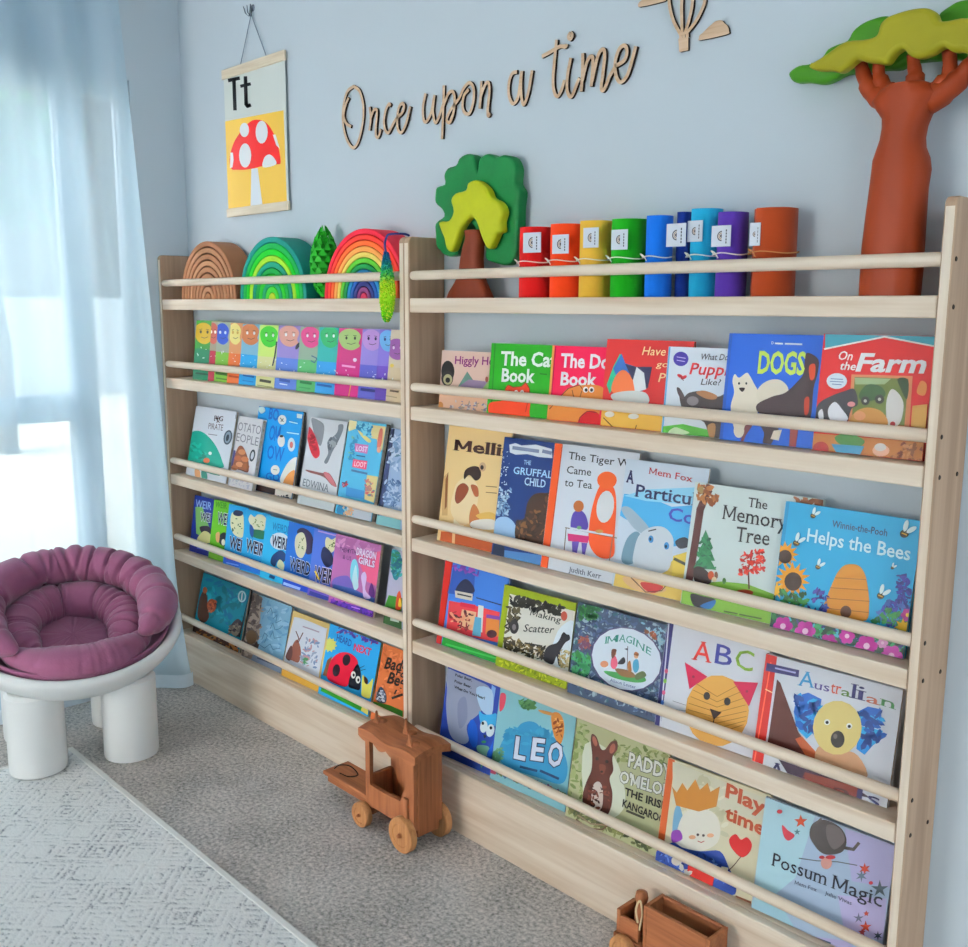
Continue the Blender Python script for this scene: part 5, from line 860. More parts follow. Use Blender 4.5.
# ---- left bookcase, second tier: a row of small paperbacks
def small(label, q, base, low, blob, face, spine=None, art=(), bx=None, dy=.010):
    (tx0, ty0), (tx1, ty1), (bx1, by1), (bx0, by0) = q
    cx, cy = bx or ((tx0 + tx1) / 2 - 4, ty0 + 48); w = (tx1 - tx0) * .40
    A_ = [('p', low, [(bx0 - 9, by0 + 8), (bx0 + (tx0 - bx0) * .5 - 2, ty0 + (by0 - ty0) * .50), (bx1 + (tx1 - bx1) * .5 + 9, ty1 + (by1 - ty1) * .5), (bx1 + 9, by1 + 8)]),
          ('sp', blob, [(cx - w, cy - 20), (cx - w * .3, cy - 36), (cx + w * .5, cy - 32), (cx + w, cy - 12), (cx + w * .8, cy + 14), (cx + w * .9, cy + 26), (cx + w * .2, cy + 40), (cx - w * .6, cy + 32), (cx - w * 1.02, cy + 8)]),
          ('e', face, cx - w * .35, cy - 4, 4, 6), ('e', face, cx + w * .45, cy - 3, 4, 6), ('l', '3a3a3c', 2, [(cx - w * .3, cy + 15), (cx + w * .1, cy + 19), (cx + w * .5, cy + 14)]), ('l', '3a3a3c', 2, [(cx - w * .5, cy - 12), (cx - w * .2, cy - 14)]), ('l', '3a3a3c', 2, [(cx + w * .3, cy - 13), (cx + w * .6, cy - 11)]),
          ('k', 'e8ecec', 5, [(bx0 + 12, by0 - 110), (bx1, by1 - 110), (bx1 - 4, by1 - 70), (bx0 + 8, by0 - 70)], 3.5)] + list(art)
    book('paperback', 1, 'I', q, base, label, A_, th=.0035, dy=dy, grp='left', lim=(.024, 1.355))
def ttl(c, x0, x1, y, yy, h=9): return ('l', c, h, [(x0, y), (x1, yy)])
small('small green book with a yellow blob face, first in the row of small paperbacks', [(170, 72), (246, 76), (236, 290), (150, 272)], '3f8a3c', '1f7a5c', 'c8a828', '3a3a20', art=[ttl('124a38', 165, 210, 262, 268, 6)], bx=(193, 118))
small('small pinkish-red book mostly covered by its neighbours in the row', [(222, 76), (268, 78), (256, 294), (208, 286)], 'a8a08c', 'a83a50', 'b8685c', 'f0e8e0', bx=(226, 118))
small('small grey-green book with a blue oval blob face', [(242, 78), (300, 82), (292, 302), (232, 291)], 'a8b0a0', '7fae4a', '3f5cb0', 'e8ecf4', art=[ttl('2f5a20', 238, 280, 262, 268, 9), ttl('4a7a30', 238, 280, 280, 286, 5)], bx=(260, 120))
small('small orange book with a pale yellow blob face', [(287, 82), (340, 84), (332, 307), (280, 298)], 'd09a70', 'd07a48', 'e2d690', 'c8a858', art=[ttl('a04a24', 285, 318, 272, 277, 7)], bx=(305, 120))
small('small sky-blue book with an orange-brown blob face', [(330, 84), (408, 90), (388, 314), (322, 301)], '86b0c4', '3a9fd0', 'c08058', 'f0f0ec', art=[ttl('1f5a94', 335, 372, 270, 276, 6), ttl('2a78b4', 333, 370, 288, 294, 4)], bx=(360, 122))
small('small yellow book with a bright green blob face', [(400, 90), (476, 92), (456, 324), (374, 311)], 'c8dc80', 'd6d4a0', '4ab03a', 'f2f6ea', art=[('l', '2f3a54', 5, [(455, 150), (448, 200), (440, 235)]), ttl('5a5a4a', 396, 432, 288, 294, 10), ttl('a8a480', 385, 438, 305, 313, 4)], bx=(428, 130))
small('small lavender-blue book with a peach blob face', [(468, 90), (555, 95), (535, 334), (440, 319)], '9c8cc4', '6a88cc', 'd0a094', 'f4eef0', art=[('e', '2a2c3c', 530, 165, 6, 14, 30), ttl('3f5aa0', 466, 500, 286, 292, 9), ttl('dfe6f6', 466, 492, 300, 304, 4)], bx=(500, 128))
small('small pale green book with a deep pink blob face', [(545, 95), (625, 98), (600, 340), (520, 330)], '9cb09c', '68b078', 'd05a90', 'f6eef2', art=[('l', '4a6a8a', 4, [(580, 200), (600, 210), (590, 225), (578, 218)]), ttl('2f7a4a', 540, 578, 294, 300, 9), ttl('4a9a5c', 535, 575, 312, 318, 4)], bx=(576, 132))
small('small blue book with a green blob face', [(612, 98), (690, 100), (676, 352), (588, 339)], '4ab0ac', '4a9ed4', '46ac74', 'f0f6f2', art=[ttl('2a60a0', 600, 650, 303, 311, 8)], bx=(645, 132))
small('small magenta book with a pale green blob face', [(680, 100), (775, 104), (760, 360), (660, 346)], 'c04a84', 'c03a88', 'a8c080', '4a4a3c', art=[('e', 'f0dce8', 735, 215, 7, 7), ('l', 'e0c060', 3, [(720, 305), (712, 350)]), ttl('e8b8d4', 690, 735, 235, 241, 7)], bx=(718, 140))
small('small violet-blue book with a lilac blob face', [(765, 104), (845, 106), (832, 371), (744, 357)], '9a8ccc', '6a6cbc', 'bc98d0', '3a3460', art=[ttl('2f3474', 758, 806, 320, 326, 10)], bx=(795, 142))
small('small purple book with a light blue blob face', [(826, 105), (892, 107), (880, 376), (806, 366)], '8c7cc8', '6c50a8', '7ab0dc', '3a3c70', bx=(852, 145))
small('small cream book with a purple blob face, last of the row by the dividing panel', [(880, 106), (960, 110), (945, 392), (832, 373)], 'dccfba', 'd9c9ac', 'a06aa8', 'e0d0e0', art=[('e', 'e8d070', 868, 235, 7, 7), ttl('6a5a4a', 862, 890, 325, 329, 7), ttl('b8a88c', 840, 885, 342, 350, 4)], bx=(885, 175))
# ---- left bookcase, third tier
LL = dict(grp='left', lim=(.024, 1.358))
book('picture_book', 2, 'M', [(178, 62), (492, 100), (340, 694), (2, 600)], 'd2d5dc', 'white book with a big teal hill shape, leaning at the left end of its tier', [
 ('sp', '1f9c8c', [(20, 470), (60, 380), (90, 270), (140, 248), (200, 270), (265, 335), (310, 410), (340, 490), (350, 545), (250, 540), (120, 500)]), ('p', '1f9c8c', [(40, 440), (60, 330), (120, 250), (110, 480)]), ('k', '178474,2cae9a', 14, [(80, 340), (200, 380), (200, 480), (60, 460)], 26), ('p', 'd2d5dc', [(0, 560), (10, 510), (340, 590), (340, 700), (0, 620)]), ('p', '1f8c7c', [(90, 530), (330, 590), (320, 612), (260, 600), (130, 555)]), ('e', 'c87a58', 215, 488, 26, 22), ('e', 'e8ece8', 244, 430, 14, 14), ('sp', 'c89a70', [(120, 560), (160, 570), (165, 640), (130, 640)]), ('sp', '3f8a7c', [(175, 570), (215, 585), (220, 640), (180, 640)]),
 ('t', '5a4a50', 'PIG', (275, 165), (345, 172), 40, 'b'), ('t', '7a6a70', 'PIRATE', (228, 232), (345, 248), 48), ('k', '6a4a48,3a2a30', 14, [(285, 140), (335, 145), (320, 190), (280, 180)], 10), sq('8a8088', 230, 300, 275, 285, 6), ('e', '4a5664', 388, 302, 34, 60, 12), ('e', '8c98a4', 388, 302, 24, 48, 12), ('e', '3a4450', 385, 305, 12, 28, 12), ('l', '5a6070', 8, [(455, 120), (450, 150)])], dy=.006, th=.010, **LL)
book('picture_book', 2, 'M', [(484, 130), (692, 176), (560, 756), (385, 694)], 'd4d2d4', 'narrow white book with a pile of brown shapes, beside the teal-hilled book', [
 ('t', '8a8890', 'POTATO', (440, 238), (648, 280), 68), ('t', '8a8890', 'PEOPLE', (420, 320), (628, 372), 66), ('sp', '8a5a44', [(420, 520), (445, 440), (470, 380), (495, 368), (520, 395), (545, 460), (556, 530), (545, 585), (470, 560), (400, 545)])] + [('e', c, x, y, 30, 22, 10) for c, x, y in (('c08a64', 500, 420), ('a86a4a', 470, 470), ('b87c58', 525, 478), ('c89470', 480, 520), ('94603f', 530, 535), ('a8704c', 440, 545))] + [('sp', '4a4c7c', [(405, 520), (420, 420), (450, 410), (440, 470), (425, 530)]), ('l', '3a2a28', 4, [(410, 545), (545, 580)]), ('e', '4a5058', 585, 448, 22, 50, 12), ('e', 'c8ccd2', 585, 448, 12, 32, 12), ('k', 'b8bcc8,c4c0cc', 40, [(395, 620), (560, 660), (560, 740), (390, 690)], 12)], dy=.002, th=.014, yf=-.094, **LL)
book('picture_book', 2, 'M', [(632, 50), (998, 106), (900, 816), (560, 780)], '1f98d4', 'bright blue book with large blue letters and a cone shape at the corner', [
 ('p', '3a2420', [(500, 800), (560, 640), (775, 690), (765, 815)]), ('t', '1668b8', 'BO', (715, 150), (790, 170), 90, 'B'), ('t', '1668b8', 'OM', (715, 320), (800, 335), 120, 'b'), ('t', '1668b8', 'OW', (700, 470), (830, 500), 110, 'b'), ('t', '1668b8', 'GO', (690, 640), (800, 660), 60, 'b'), ('e', 'e8e8e4', 825, 160, 34, 40), ('l', '3a3a3c', 6, [(810, 145), (835, 175)]), ('l', '3a3a3c', 6, [(835, 150), (815, 175)]), ('e', 'e4e0dc', 818, 330, 30, 50), ('e', '3a3430', 820, 292, 16, 10), ('e', 'd8e4ec', 900, 360, 30, 56), ('e', 'd0807c', 900, 362, 14, 26), ('sp', 'e8e4dc', [(810, 660), (850, 540), (905, 475), (950, 480), (930, 700)]), ('sp', 'd89a5c', [(835, 680), (870, 600), (930, 570), (925, 700)]), ('p', 'd8d4cc', [(775, 690), (920, 730), (905, 815), (762, 800)]), ('k', '4a4448', 10, [(790, 760), (870, 770), (860, 800), (780, 790)], 16), ('e', 'e8e4dc', 770, 565, 36, 40), ('l', '3a3a3c', 4, [(755, 560), (785, 565)]), ('sp', 'd8ecf4', [(640, 60), (680, 60), (690, 90), (660, 110), (640, 90)]), sq('d0e8f4', 885, 950, 175, 190, 9), sq('d0e8f4', 865, 960, 262, 275, 9), ('p', 'e0f0f6', [(945, 110), (990, 118), (985, 150), (945, 145)])], dy=.006, th=.009, yf=-.071, back='3a2420', **LL)  # dark brown corner patch paints in the shadowed gap on the shelf
book('picture_book', 2, 'N', [(225, 82), (512, 150), (412, 832), (140, 770)], 'd4d6da', 'white book with a red feathery wing and a long grey bird neck', [
 ('sp', '8c9096', [(240, 100), (300, 120), (335, 160), (325, 260), (305, 310), (270, 260), (250, 180)]), ('sp', 'b83444', [(200, 180), (225, 165), (260, 220), (295, 320), (300, 380), (270, 405), (240, 370), (215, 290)]), ('k', 'd04a58,982838', 30, [(215, 190), (260, 240), (290, 370), (240, 350)], 18), ('sp', '7a8088', [(360, 310), (365, 270), (420, 225), (440, 190), (445, 150), (480, 150), (475, 200), (440, 280), (400, 350), (360, 440), (335, 430), (365, 370)]), ('k', '5a6068,a8acb2', 24, [(370, 260), (430, 240), (420, 310), (375, 330)], 16), ('sp', '8a5a58', [(200, 490), (320, 515), (370, 515), (410, 570), (430, 620), (390, 605), (330, 545), (220, 510)]), ('sp', 'c07a80', [(330, 515), (370, 518), (415, 590), (425, 622), (390, 600)]),
 ('t', '7c848c', 'EDWINA', (172, 610), (365, 660), 55, 's'), ('p', 'ccd2d4', [(160, 690), (420, 745), (410, 832), (140, 770)])], dy=.006, th=.014, yf=-.092, back='4a3a34', **LL)
book('picture_book', 2, 'N', [(522, 112), (804, 162), (698, 908), (425, 842)], '62b4d4', 'blue and pale-yellow collage book with pink lettered boxes', [
 ('p', 'e0d6a8', [(515, 110), (585, 125), (575, 180), (520, 200)]), ('p', 'dcd09c', [(690, 150), (804, 165), (780, 350), (740, 320), (735, 260), (690, 250)]), ('sp', 'e0d290', [(590, 190), (640, 225), (690, 270), (670, 285), (620, 240)]), ('p', 'dccf98', [(660, 530), (755, 545), (725, 745), (640, 715)]), ('sp', 'c87a6a', [(755, 190), (780, 190), (765, 310), (735, 320)]), ('e', 'd8a088', 750, 340, 16, 24), ('k', '3a8ab4,8ad0e0', 40, [(600, 130), (690, 150), (690, 240), (590, 190)], 18), ('k', '8cb8a0,3f90b8', 30, [(540, 220), (600, 230), (570, 420), (520, 400)], 18), ('p', 'c880b0', [(568, 290), (672, 305), (662, 370), (570, 352)]), ('t', 'e6dcea', 'LOST', (578, 345), (660, 356), 38, 'b'), ('p', 'd05a7c', [(556, 410), (664, 425), (655, 490), (548, 470)]), ('t', 'f0dce0', 'LOOT', (562, 462), (650, 476), 38, 'b'), ('l', '2f5a84', 10, [(582, 382), (645, 392)]), ('l', '4a6a90', 16, [(545, 495), (660, 520)]), ('k', 'c83a4a,3a4a5a', 10, [(480, 570), (510, 575), (505, 620), (475, 615)], 14), ('k', 'b88a7a,6a8a9a,d06a6a', 30, [(650, 570), (720, 585), (700, 690), (640, 670)], 16), ('p', '4a90c4', [(505, 620), (640, 650), (640, 715), (500, 690)]), ('p', 'c8ccd4', [(520, 745), (700, 790), (690, 905), (490, 850)]), ('e', '2f7aa0', 470, 800, 40, 50), ('k', 'd8b08a,8ac0d0', 20, [(480, 770), (560, 780), (550, 850), (480, 840)], 20)], dy=.006, th=.016, yf=-.094, back='2c2822', **LL)
book('picture_book', 2, 'N', [(860, 178), (1060, 215), (960, 975), (712, 900)], 'a4b8d4', 'pale icy-blue book partly hidden by the dividing panel', [
 ('p', '3a4468', [(700, 910), (840, 180), (870, 180), (800, 700), (780, 780), (720, 905)]), ('sp', '6a8aa0', [(850, 320), (900, 330), (915, 380), (860, 390)]), ('k', '7a94b8,c4d0e0,5c78a0', 90, [(800, 560), (910, 580), (910, 780), (790, 750)], 18), ('k', 'c8d4e4,8aa4c4', 40, [(840, 200), (915, 220), (910, 500), (820, 480)], 22), ('p', '8fc0c4', [(720, 830), (915, 870), (910, 960), (715, 900)])], dy=.003, th=.008, **LL)
# ---- left bookcase, fourth tier: a series of comic paperbacks
def comic(label, q, base, low, art, dy=.010, th=.005, **k):
    book('paperback', 3, 'K', q, base, label, [('p', low, [(q[3][0] - 8, q[3][1] + 8), (q[3][0] - 2, q[3][1] - 42), (q[2][0] + 12, q[2][1] - 42), (q[2][0] + 8, q[2][1] + 8)])] + art, th=th, dy=dy, **LL, **k)
def scat(c, x0, y0, x1, y1): return ('k', c, 10, [(x0, y0), (x1, y0 + 5), (x1, y1 + 5), (x0, y1)], 4)
comic('navy comic book with green figures, first of the comic paperbacks', [(122, 56), (206, 72), (198, 288), (118, 266)], '233a8c', '262a88', [
 ('p', '7fae6a', [(132, 100), (158, 100), (185, 180), (180, 220), (135, 200)]), ('t', '9cb4d8', 'WEIR', (132, 100), (190, 112), 28, 'b'), ('T', '24284c', 'WEI', (150, 150), (186, 156), 30, 'B', 'e8ecf0'), ('sp', '3a2840', [(148, 175), (180, 172), (192, 195), (160, 200)]), ('sp', 'd8d098', [(140, 215), (165, 190), (190, 205), (185, 235), (145, 228)]), ttl('6a7ad0', 140, 185, 252, 262, 6)])
comic('lime green comic book beside the navy one', [(195, 70), (262, 86), (254, 308), (188, 282)], '6aae2c', '7ab01e', [
 ('t', '2f7a1c', 'WEIR', (206, 100), (248, 108), 22, 'b'), ('T', '2c3058', 'WEI', (214, 160), (250, 168), 40, 'B', 'e0e6f0'), ('sp', '2a2c3c', [(218, 215), (235, 195), (250, 205), (248, 245), (225, 240)]), ('sp', 'd8a878', [(208, 200), (222, 195), (220, 230), (210, 228)]), ('e', 'e6e2d0', 236, 232, 7, 12)])
comic('sky blue comic book with a dotted cream figure', [(250, 84), (325, 106), (315, 330), (243, 300)], '2f9ed0', '2a60c0', [
 ('sp', 'e2e0bc', [(262, 150), (270, 120), (290, 135), (310, 130), (312, 190), (305, 215), (278, 205), (265, 180)]), ('sp', '2a2f4c', [(272, 125), (282, 112), (308, 118), (305, 132), (285, 134)]), scat('4a7a4a', 265, 140, 305, 195), ('T', '26284a', 'WEI', (258, 250), (302, 266), 42, 'B', 'ccd8ee'), ttl('b8307c', 250, 298, 290, 300, 8), ttl('7aa0e0', 248, 292, 308, 318, 5)])
comic('light blue comic book with a spiky cream head and green collar', [(312, 104), (412, 132), (388, 352), (305, 322)], '34a4d4', '2274c4', [
 ('sp', 'e0dcc0', [(330, 150), (338, 128), (352, 138), (365, 128), (385, 132), (398, 150), (395, 180), (372, 190), (348, 180)]), scat('8a9a5a', 345, 145, 392, 178), ('sp', '1f6a50', [(345, 185), (392, 192), (390, 220), (348, 212)]), ('sp', '22508c', [(335, 165), (348, 180), (346, 215), (335, 200)]), ('T', '2a2c4c', 'WEIR', (320, 262), (384, 284), 44, 'B', 'd4deee'), ttl('184e90', 312, 360, 308, 322, 9)])
comic('turquoise comic book with a white lettered bubble', [(400, 132), (500, 157), (472, 392), (368, 346)], '3aaed8', '38b2d8', [
 ('t', '1f78a8', 'WEIRDER', (418, 185), (492, 205), 28, 'b'), ('e', 'd8e2ec', 446, 228, 36, 32, 15), ('T', '26284a', 'WEIRD', (416, 245), (480, 262), 40, 'B', 'd8e2ec'), ('sp', '24406c', [(412, 308), (420, 280), (450, 262), (470, 280), (462, 305), (440, 300), (428, 322)]), ('sp', 'e2deb8', [(436, 320), (446, 296), (462, 312), (460, 335)]), ttl('184a7c', 410, 425, 358, 364, 12)])
comic('deep blue comic book with a tall cream face', [(490, 154), (592, 184), (562, 438), (448, 384)], '2c70bc', '2350b4', [
 ('sp', '3a3050', [(510, 195), (530, 178), (560, 195), (572, 230), (566, 270), (545, 275), (540, 240)]), ('sp', 'e0dcc0', [(502, 240), (508, 205), (530, 195), (542, 215), (545, 255), (530, 290), (510, 280)]), scat('7a8a5a', 508, 210, 538, 270), ('T', '26284a', 'WEIRD', (482, 330), (556, 356), 44, 'B', 'ccd6ea'), ttl('b4c8f0', 462, 520, 385, 405, 10), ttl('6a8ae0', 462, 540, 405, 428, 4)], dy=.0135)
comic('violet-blue comic book with a dark cloaked figure and yellow letters', [(582, 180), (682, 208), (652, 472), (544, 424)], '5a78c4', '7a68b8', [
 ('l', 'b498cc', 5, [(590, 190), (660, 208)]), ('sp', 'e0dcb8', [(615, 230), (622, 212), (640, 222), (656, 215), (654, 250), (640, 270), (620, 262)]), scat('6a7a4a', 622, 220, 652, 258), ('sp', '262c50', [(600, 290), (605, 255), (618, 250), (640, 275), (645, 310), (620, 325)]), ('T', '26284a', 'WEIR', (574, 372), (640, 388), 52, 'B', 'dcd2e4'), ('l', 'd8c040', 6, [(578, 340), (592, 370)]), ttl('34408c', 560, 625, 420, 442, 14), ttl('b070b8', 560, 630, 445, 460, 5)], dy=.014)
book('paperback', 3, 'T', [(318, 165), (662, 265), (610, 812), (300, 700)], 'b878ac', 'pink and purple fantasy paperback with pale winged figures, rightmost of the comics', [
 ('p', 'd8688c', [(480, 330), (660, 300), (640, 560), (560, 520)]), ('sp', '7a6ab0', [(320, 500), (420, 480), (460, 560), (460, 620), (320, 570)]), ('p', '4a6aa8', [(320, 540), (450, 570), (560, 620), (640, 650), (620, 700), (300, 590)]), ('p', '6238a4', [(300, 650), (640, 740), (612, 815), (290, 705)]), ('k', '3a2478,8a4ab8', 40, [(310, 650), (620, 740), (605, 800), (310, 700)], 16), ('k', 'd8a0c8,c890c0', 30, [(330, 200), (640, 280), (600, 320), (340, 300)], 22),
 ('t', '5a3a6c', 'THE MYTH', (360, 300), (480, 325), 34, ''), ('t', '5a3a6c', '& US', (385, 355), (445, 370), 30, ''), ('T', 'e8dcec', 'DRAGON', (484, 325), (625, 362), 52, 'B', '9a6aa8'), ('T', 'e8dcec', 'GIRLS', (500, 385), (615, 420), 46, 'B', '9a6aa8'), ('sp', '8ad0e0', [(440, 480), (450, 380), (480, 360), (500, 420), (500, 500), (490, 560), (460, 540)]), ('sp', 'c8e4f0', [(455, 500), (480, 400), (490, 470), (500, 560), (470, 580)]), ('sp', 'e0c8ea', [(520, 480), (545, 450), (560, 490), (550, 580), (590, 640), (540, 640), (530, 560)]), ('sp', '5a2a70', [(575, 590), (595, 530), (612, 570), (620, 610), (610, 640), (580, 620)]), ('l', 'c8a0e0', 8, [(450, 705), (510, 722)]), ('l', 'e060c0', 8, [(475, 750), (555, 772)])], dy=.008, th=.0095, back='5a4634', **LL)
book('picture_book', 3, 'T', [(745, 285), (960, 345), (900, 905), (678, 815)], 'b8b4c8', 'green and blue fairy-tale book partly hidden by the dividing panel', [
 ('sp', '3a8a98', [(740, 300), (800, 310), (815, 420), (780, 510), (745, 470)]), ('k', '2a6a80,5ab0b0,3a8a6a', 40, [(745, 300), (810, 310), (810, 500), (745, 460)], 20), ('p', '4a8a3c', [(680, 740), (720, 620), (820, 640), (815, 740)]), ('sp', 'c0502c', [(770, 720), (780, 620), (800, 590), (812, 640), (808, 720)]), ('sp', 'd8b840', [(790, 700), (800, 640), (815, 700)]), ('p', '3a5a34', [(670, 820), (690, 740), (815, 790), (815, 870)]), ('p', 'ccd0cc', [(735, 760), (800, 775), (795, 820), (730, 805)])], dy=.004, th=.008, **LL)
# ---- left bookcase, bottom tier
book('picture_book', 4, 'U', [(78, 30), (402, 150), (305, 605), (-35, 400)], '18a0b4', 'turquoise sea book with orange fish and brown rocks, leftmost on the bottom tier', [
 ('k', '14909c,2cb4c4,1f8cb4', 70, [(80, 60), (390, 170), (320, 430), (60, 330)], 26), ('sp', '6a4a3c', [(20, 330), (30, 220), (60, 150), (85, 180), (90, 260), (100, 340), (60, 380)]), ('e', 'b8603c', 120, 255, 34, 48), ('e', 'b86a44', 72, 145, 16, 24), ('k', 'd8784a,8a3a28', 16, [(95, 220), (150, 220), (150, 300), (90, 300)], 14), ('e', 'c8e8ea', 338, 190, 30, 42), ('e', '4ab0bc', 338, 190, 20, 30), ('l', 'e8f4f4', 8, [(340, 165), (335, 215)]), ('sp', '5a4a50', [(240, 430), (270, 380), (310, 350), (340, 390), (320, 470), (260, 450)]), ('k', '8a7a70,4a3a40,b0a08c', 40, [(250, 400), (340, 370), (320, 480), (240, 460)], 16), ('k', '6a3a24,b0663a,4a2a20,d09050', 140, [(-30, 400), (300, 540), (310, 600), (-30, 430)], 26), ('l', '2a2024', 12, [(400, 155), (318, 480)])], dy=.006, th=.009, back='2a2024', **LL)
book('paperback', 4, 'U', [(420, 160), (698, 275), (615, 742), (330, 620)], '8fb8d0', 'pale blue book with handwriting and grey-brown stones down its left side', [
 ('p', '9a8478', [(300, 640), (420, 150), (485, 200), (450, 400), (435, 640)]), ('k', '6a5650,b8a294,84706a,c8b4a4', 110, [(415, 170), (480, 210), (440, 600), (345, 600)], 26), ('e', '8a6a4c', 405, 480, 40, 50), ('k', '7aa8c8,a4c8dc', 40, [(500, 230), (690, 290), (640, 600), (460, 560)], 24)] + [('l', '4a7a9c', 4, P) for P in ([(520, 310), (545, 270), (555, 310), (585, 300)], [(560, 350), (590, 320), (580, 380), (620, 360)], [(540, 420), (560, 380), (575, 430), (610, 420), (630, 400)], [(480, 500), (500, 450), (520, 470), (500, 520)], [(540, 480), (560, 440), (570, 490), (620, 480)], [(470, 540), (500, 560), (540, 530), (560, 570), (610, 560)])] + [('p', '8a94a8', [(420, 600), (620, 680), (615, 745), (400, 650)]), ('l', '5a6478', 10, [(450, 630), (600, 690)])], dy=.006, th=.008, **LL)
book('picture_book', 4, 'U', [(712, 292), (968, 398), (890, 880), (612, 745)], 'd8c084', 'book with a rounded yellow frame round a white cover, brown rabbit shape at left', [
 ('sp', 'd9dde6', [(735, 340), (930, 415), (945, 440), (890, 740), (880, 780), (650, 660), (640, 630), (700, 380)]), ('sp', '8a5a4c', [(680, 630), (700, 540), (735, 500), (760, 580), (745, 660), (700, 650)]), ('l', '6a3a34', 7, [(725, 440), (745, 490), (730, 520)]), ('l', '6a3a34', 7, [(775, 450), (755, 490), (740, 520)]), ('sp', '5a3a38', [(650, 620), (690, 540), (700, 600), (680, 650)]), ('l', 'b8a8b8', 9, [(775, 405), (890, 445)]), ('k', '8aa0c0,a8b4c8,c8a0a8', 50, [(790, 480), (890, 520), (870, 700), (760, 680)], 18), ('k', '5aa070', 8, [(770, 620), (810, 640), (800, 680), (770, 670)], 12), ('p', 'cfa64e', [(615, 750), (640, 690), (890, 810), (885, 875)]), ('l', '8a6a2c', 5, [(650, 700), (880, 812)])], dy=.005, th=.007, back='8a6a34', **LL)
book('picture_book', 4, 'V', [(150, 110), (612, 285), (500, 905), (92, 690)], '38a4d8', 'blue book with a big red black-spotted ladybird on green grass', [
 ('k', '3a4a9c,b8305c,5a3a94', 40, [(250, 150), (600, 270), (590, 300), (240, 190)], 20), ('t', '2a4a98', 'HEARD', (228, 262), (352, 318), 60, 'b'), ('t', 'c02a4c', 'NEXT', (375, 345), (520, 395), 62, 'B'), ('*', 'd8d87c', 170, 300, 66, 48, 11), ('p', '7a5a3c', [(110, 560), (150, 430), (190, 400), (160, 580)]), ('sp', 'c41c40', [(150, 590), (160, 500), (190, 420), (250, 372), (320, 365), (380, 395), (415, 450), (400, 520), (360, 560), (330, 640), (300, 660), (220, 635)]), ('e', '2a1c28', 315, 430, 34, 50, 8), ('e', '2a1c28', 228, 520, 32, 54, 8), ('sp', '1e2434', [(335, 660), (340, 590), (370, 520), (410, 465), (435, 520), (440, 600), (430, 685), (380, 680)]), ('e', 'f0eee4', 374, 558, 20, 32), ('e', 'f0eee4', 415, 600, 20, 32), ('e', '16181e', 378, 560, 9, 14), ('e', '16181e', 418, 602, 9, 14), ('l', '1e2434', 5, [(430, 500), (470, 480)]), ('l', '1e2434', 5, [(440, 520), (480, 510)]), ('sp', 'e0d86c', [(445, 690), (455, 560), (480, 600), (500, 640), (545, 590), (530, 700), (515, 760), (450, 740)]), ('sp', '5a3424', [(470, 570), (500, 600), (495, 640), (470, 620)]), ('p', '2f8a24', [(92, 695), (110, 640), (460, 790), (440, 870)]), ('p', 'e0d070', [(460, 790), (510, 820), (500, 905), (440, 868)]), ('l', '8ac058', 7, [(225, 725), (310, 765)])], dy=.005, th=.007, back='b8a050', **LL)
book('paperback', 4, 'V', [(622, 285), (880, 385), (800, 1000), (530, 780)], 'c87848', 'orange-brown book with rough black lettering and a small badger, by the dividing panel', [
 ('k', 'b86a3c,d8895a', 50, [(620, 320), (790, 380), (780, 760), (570, 700)], 26), ('t', '221a18', 'Badge', (640, 500), (870, 545), 100, 'Bi'), ('t', '221a18', 'For', (740, 560), (850, 600), 60, 'Bi'), ('t', '221a18', 'Begin', (665, 625), (880, 690), 100, 'Bi'), ('l', '221a18', 22, [(710, 758), (795, 728)]), ('l', '221a18', 14, [(745, 690), (730, 720)]), ('sp', '3a4458', [(570, 760), (585, 700), (610, 660), (640, 690), (660, 740), (650, 800), (590, 795)]), ('p', 'c8ccd4', [(605, 690), (630, 690), (645, 790), (625, 790)]), ('k', '7a8494,c8ccd4', 16, [(570, 700), (650, 710), (640, 790), (570, 770)], 14), ('p', '4a8a34', [(530, 790), (560, 790), (690, 820), (800, 870), (800, 1000)])], dy=.004, th=.006, **LL)
SKY_DIR = (-.15, -.97, .2); EXPO = .18
SKY = [(-.2, .25, (1, .84, .70)), (.1, 2.2, (.70, .89, 1)), (.5, 2.6, (.76, .91, 1)), (.8, 14, (.96, .96, .97)), (.95, 26, (1, .965, .92))]
# ------------------------------------------------------------------ tub chair
CHM = paint('chair_plastic', (.80, .80, .78, 1), .42, .02, 8)
lA = at(39, 768.5, 'z', .009); lB = at(132, 753, 'z', 0)
fdir = (lB - lA); fdir.z = 0; fdir.normalize(); fdir = Vector((fdir.y, -fdir.x, 0))       # the open front faces the room
gdir = Vector((-fdir.y, fdir.x, 0))
mid = (lA + lB) / 2; mid.z = 0
LR = .081
bx_ = [lA, lB, lA - fdir * .285, lB - fdir * .285]
chc = mid - fdir * .1425
RC = Vector((chc.x, chc.y, .398)) + fdir * .0
tilt = math.radians(18)
ax_f = (fdir * math.cos(tilt) - Vector((0, 0, 1)) * math.sin(tilt)); ax_u = (fdir * math.sin(tilt) + Vector((0, 0, 1)) * math.cos(tilt))
def disc(r, th, h):
    """polar position in the tilted seat: th = 0 is the front"""
    return RC + ax_f * (r * math.cos(th)) + gdir * (r * math.sin(th)) + ax_u * h
ch = thing('tub_chair', (chc.x, chc.y, 0), 'white moulded tub chair on four fat round legs, by the window', 'chair')
prof = [(0, -.118), (.10, -.117), (.18, -.112), (.25, -.095), (.295, -.058), (.318, -.022), (.325, 0), (.322, .012), (.312, .018), (.300, .014), (.288, -.004), (.264, -.045), (.22, -.076), (.15, -.089), (.08, -.091), (0, -.092)]
prof = [(p.x, p.y) for p in spline([(a, b, 0) for a, b in prof], 3)]
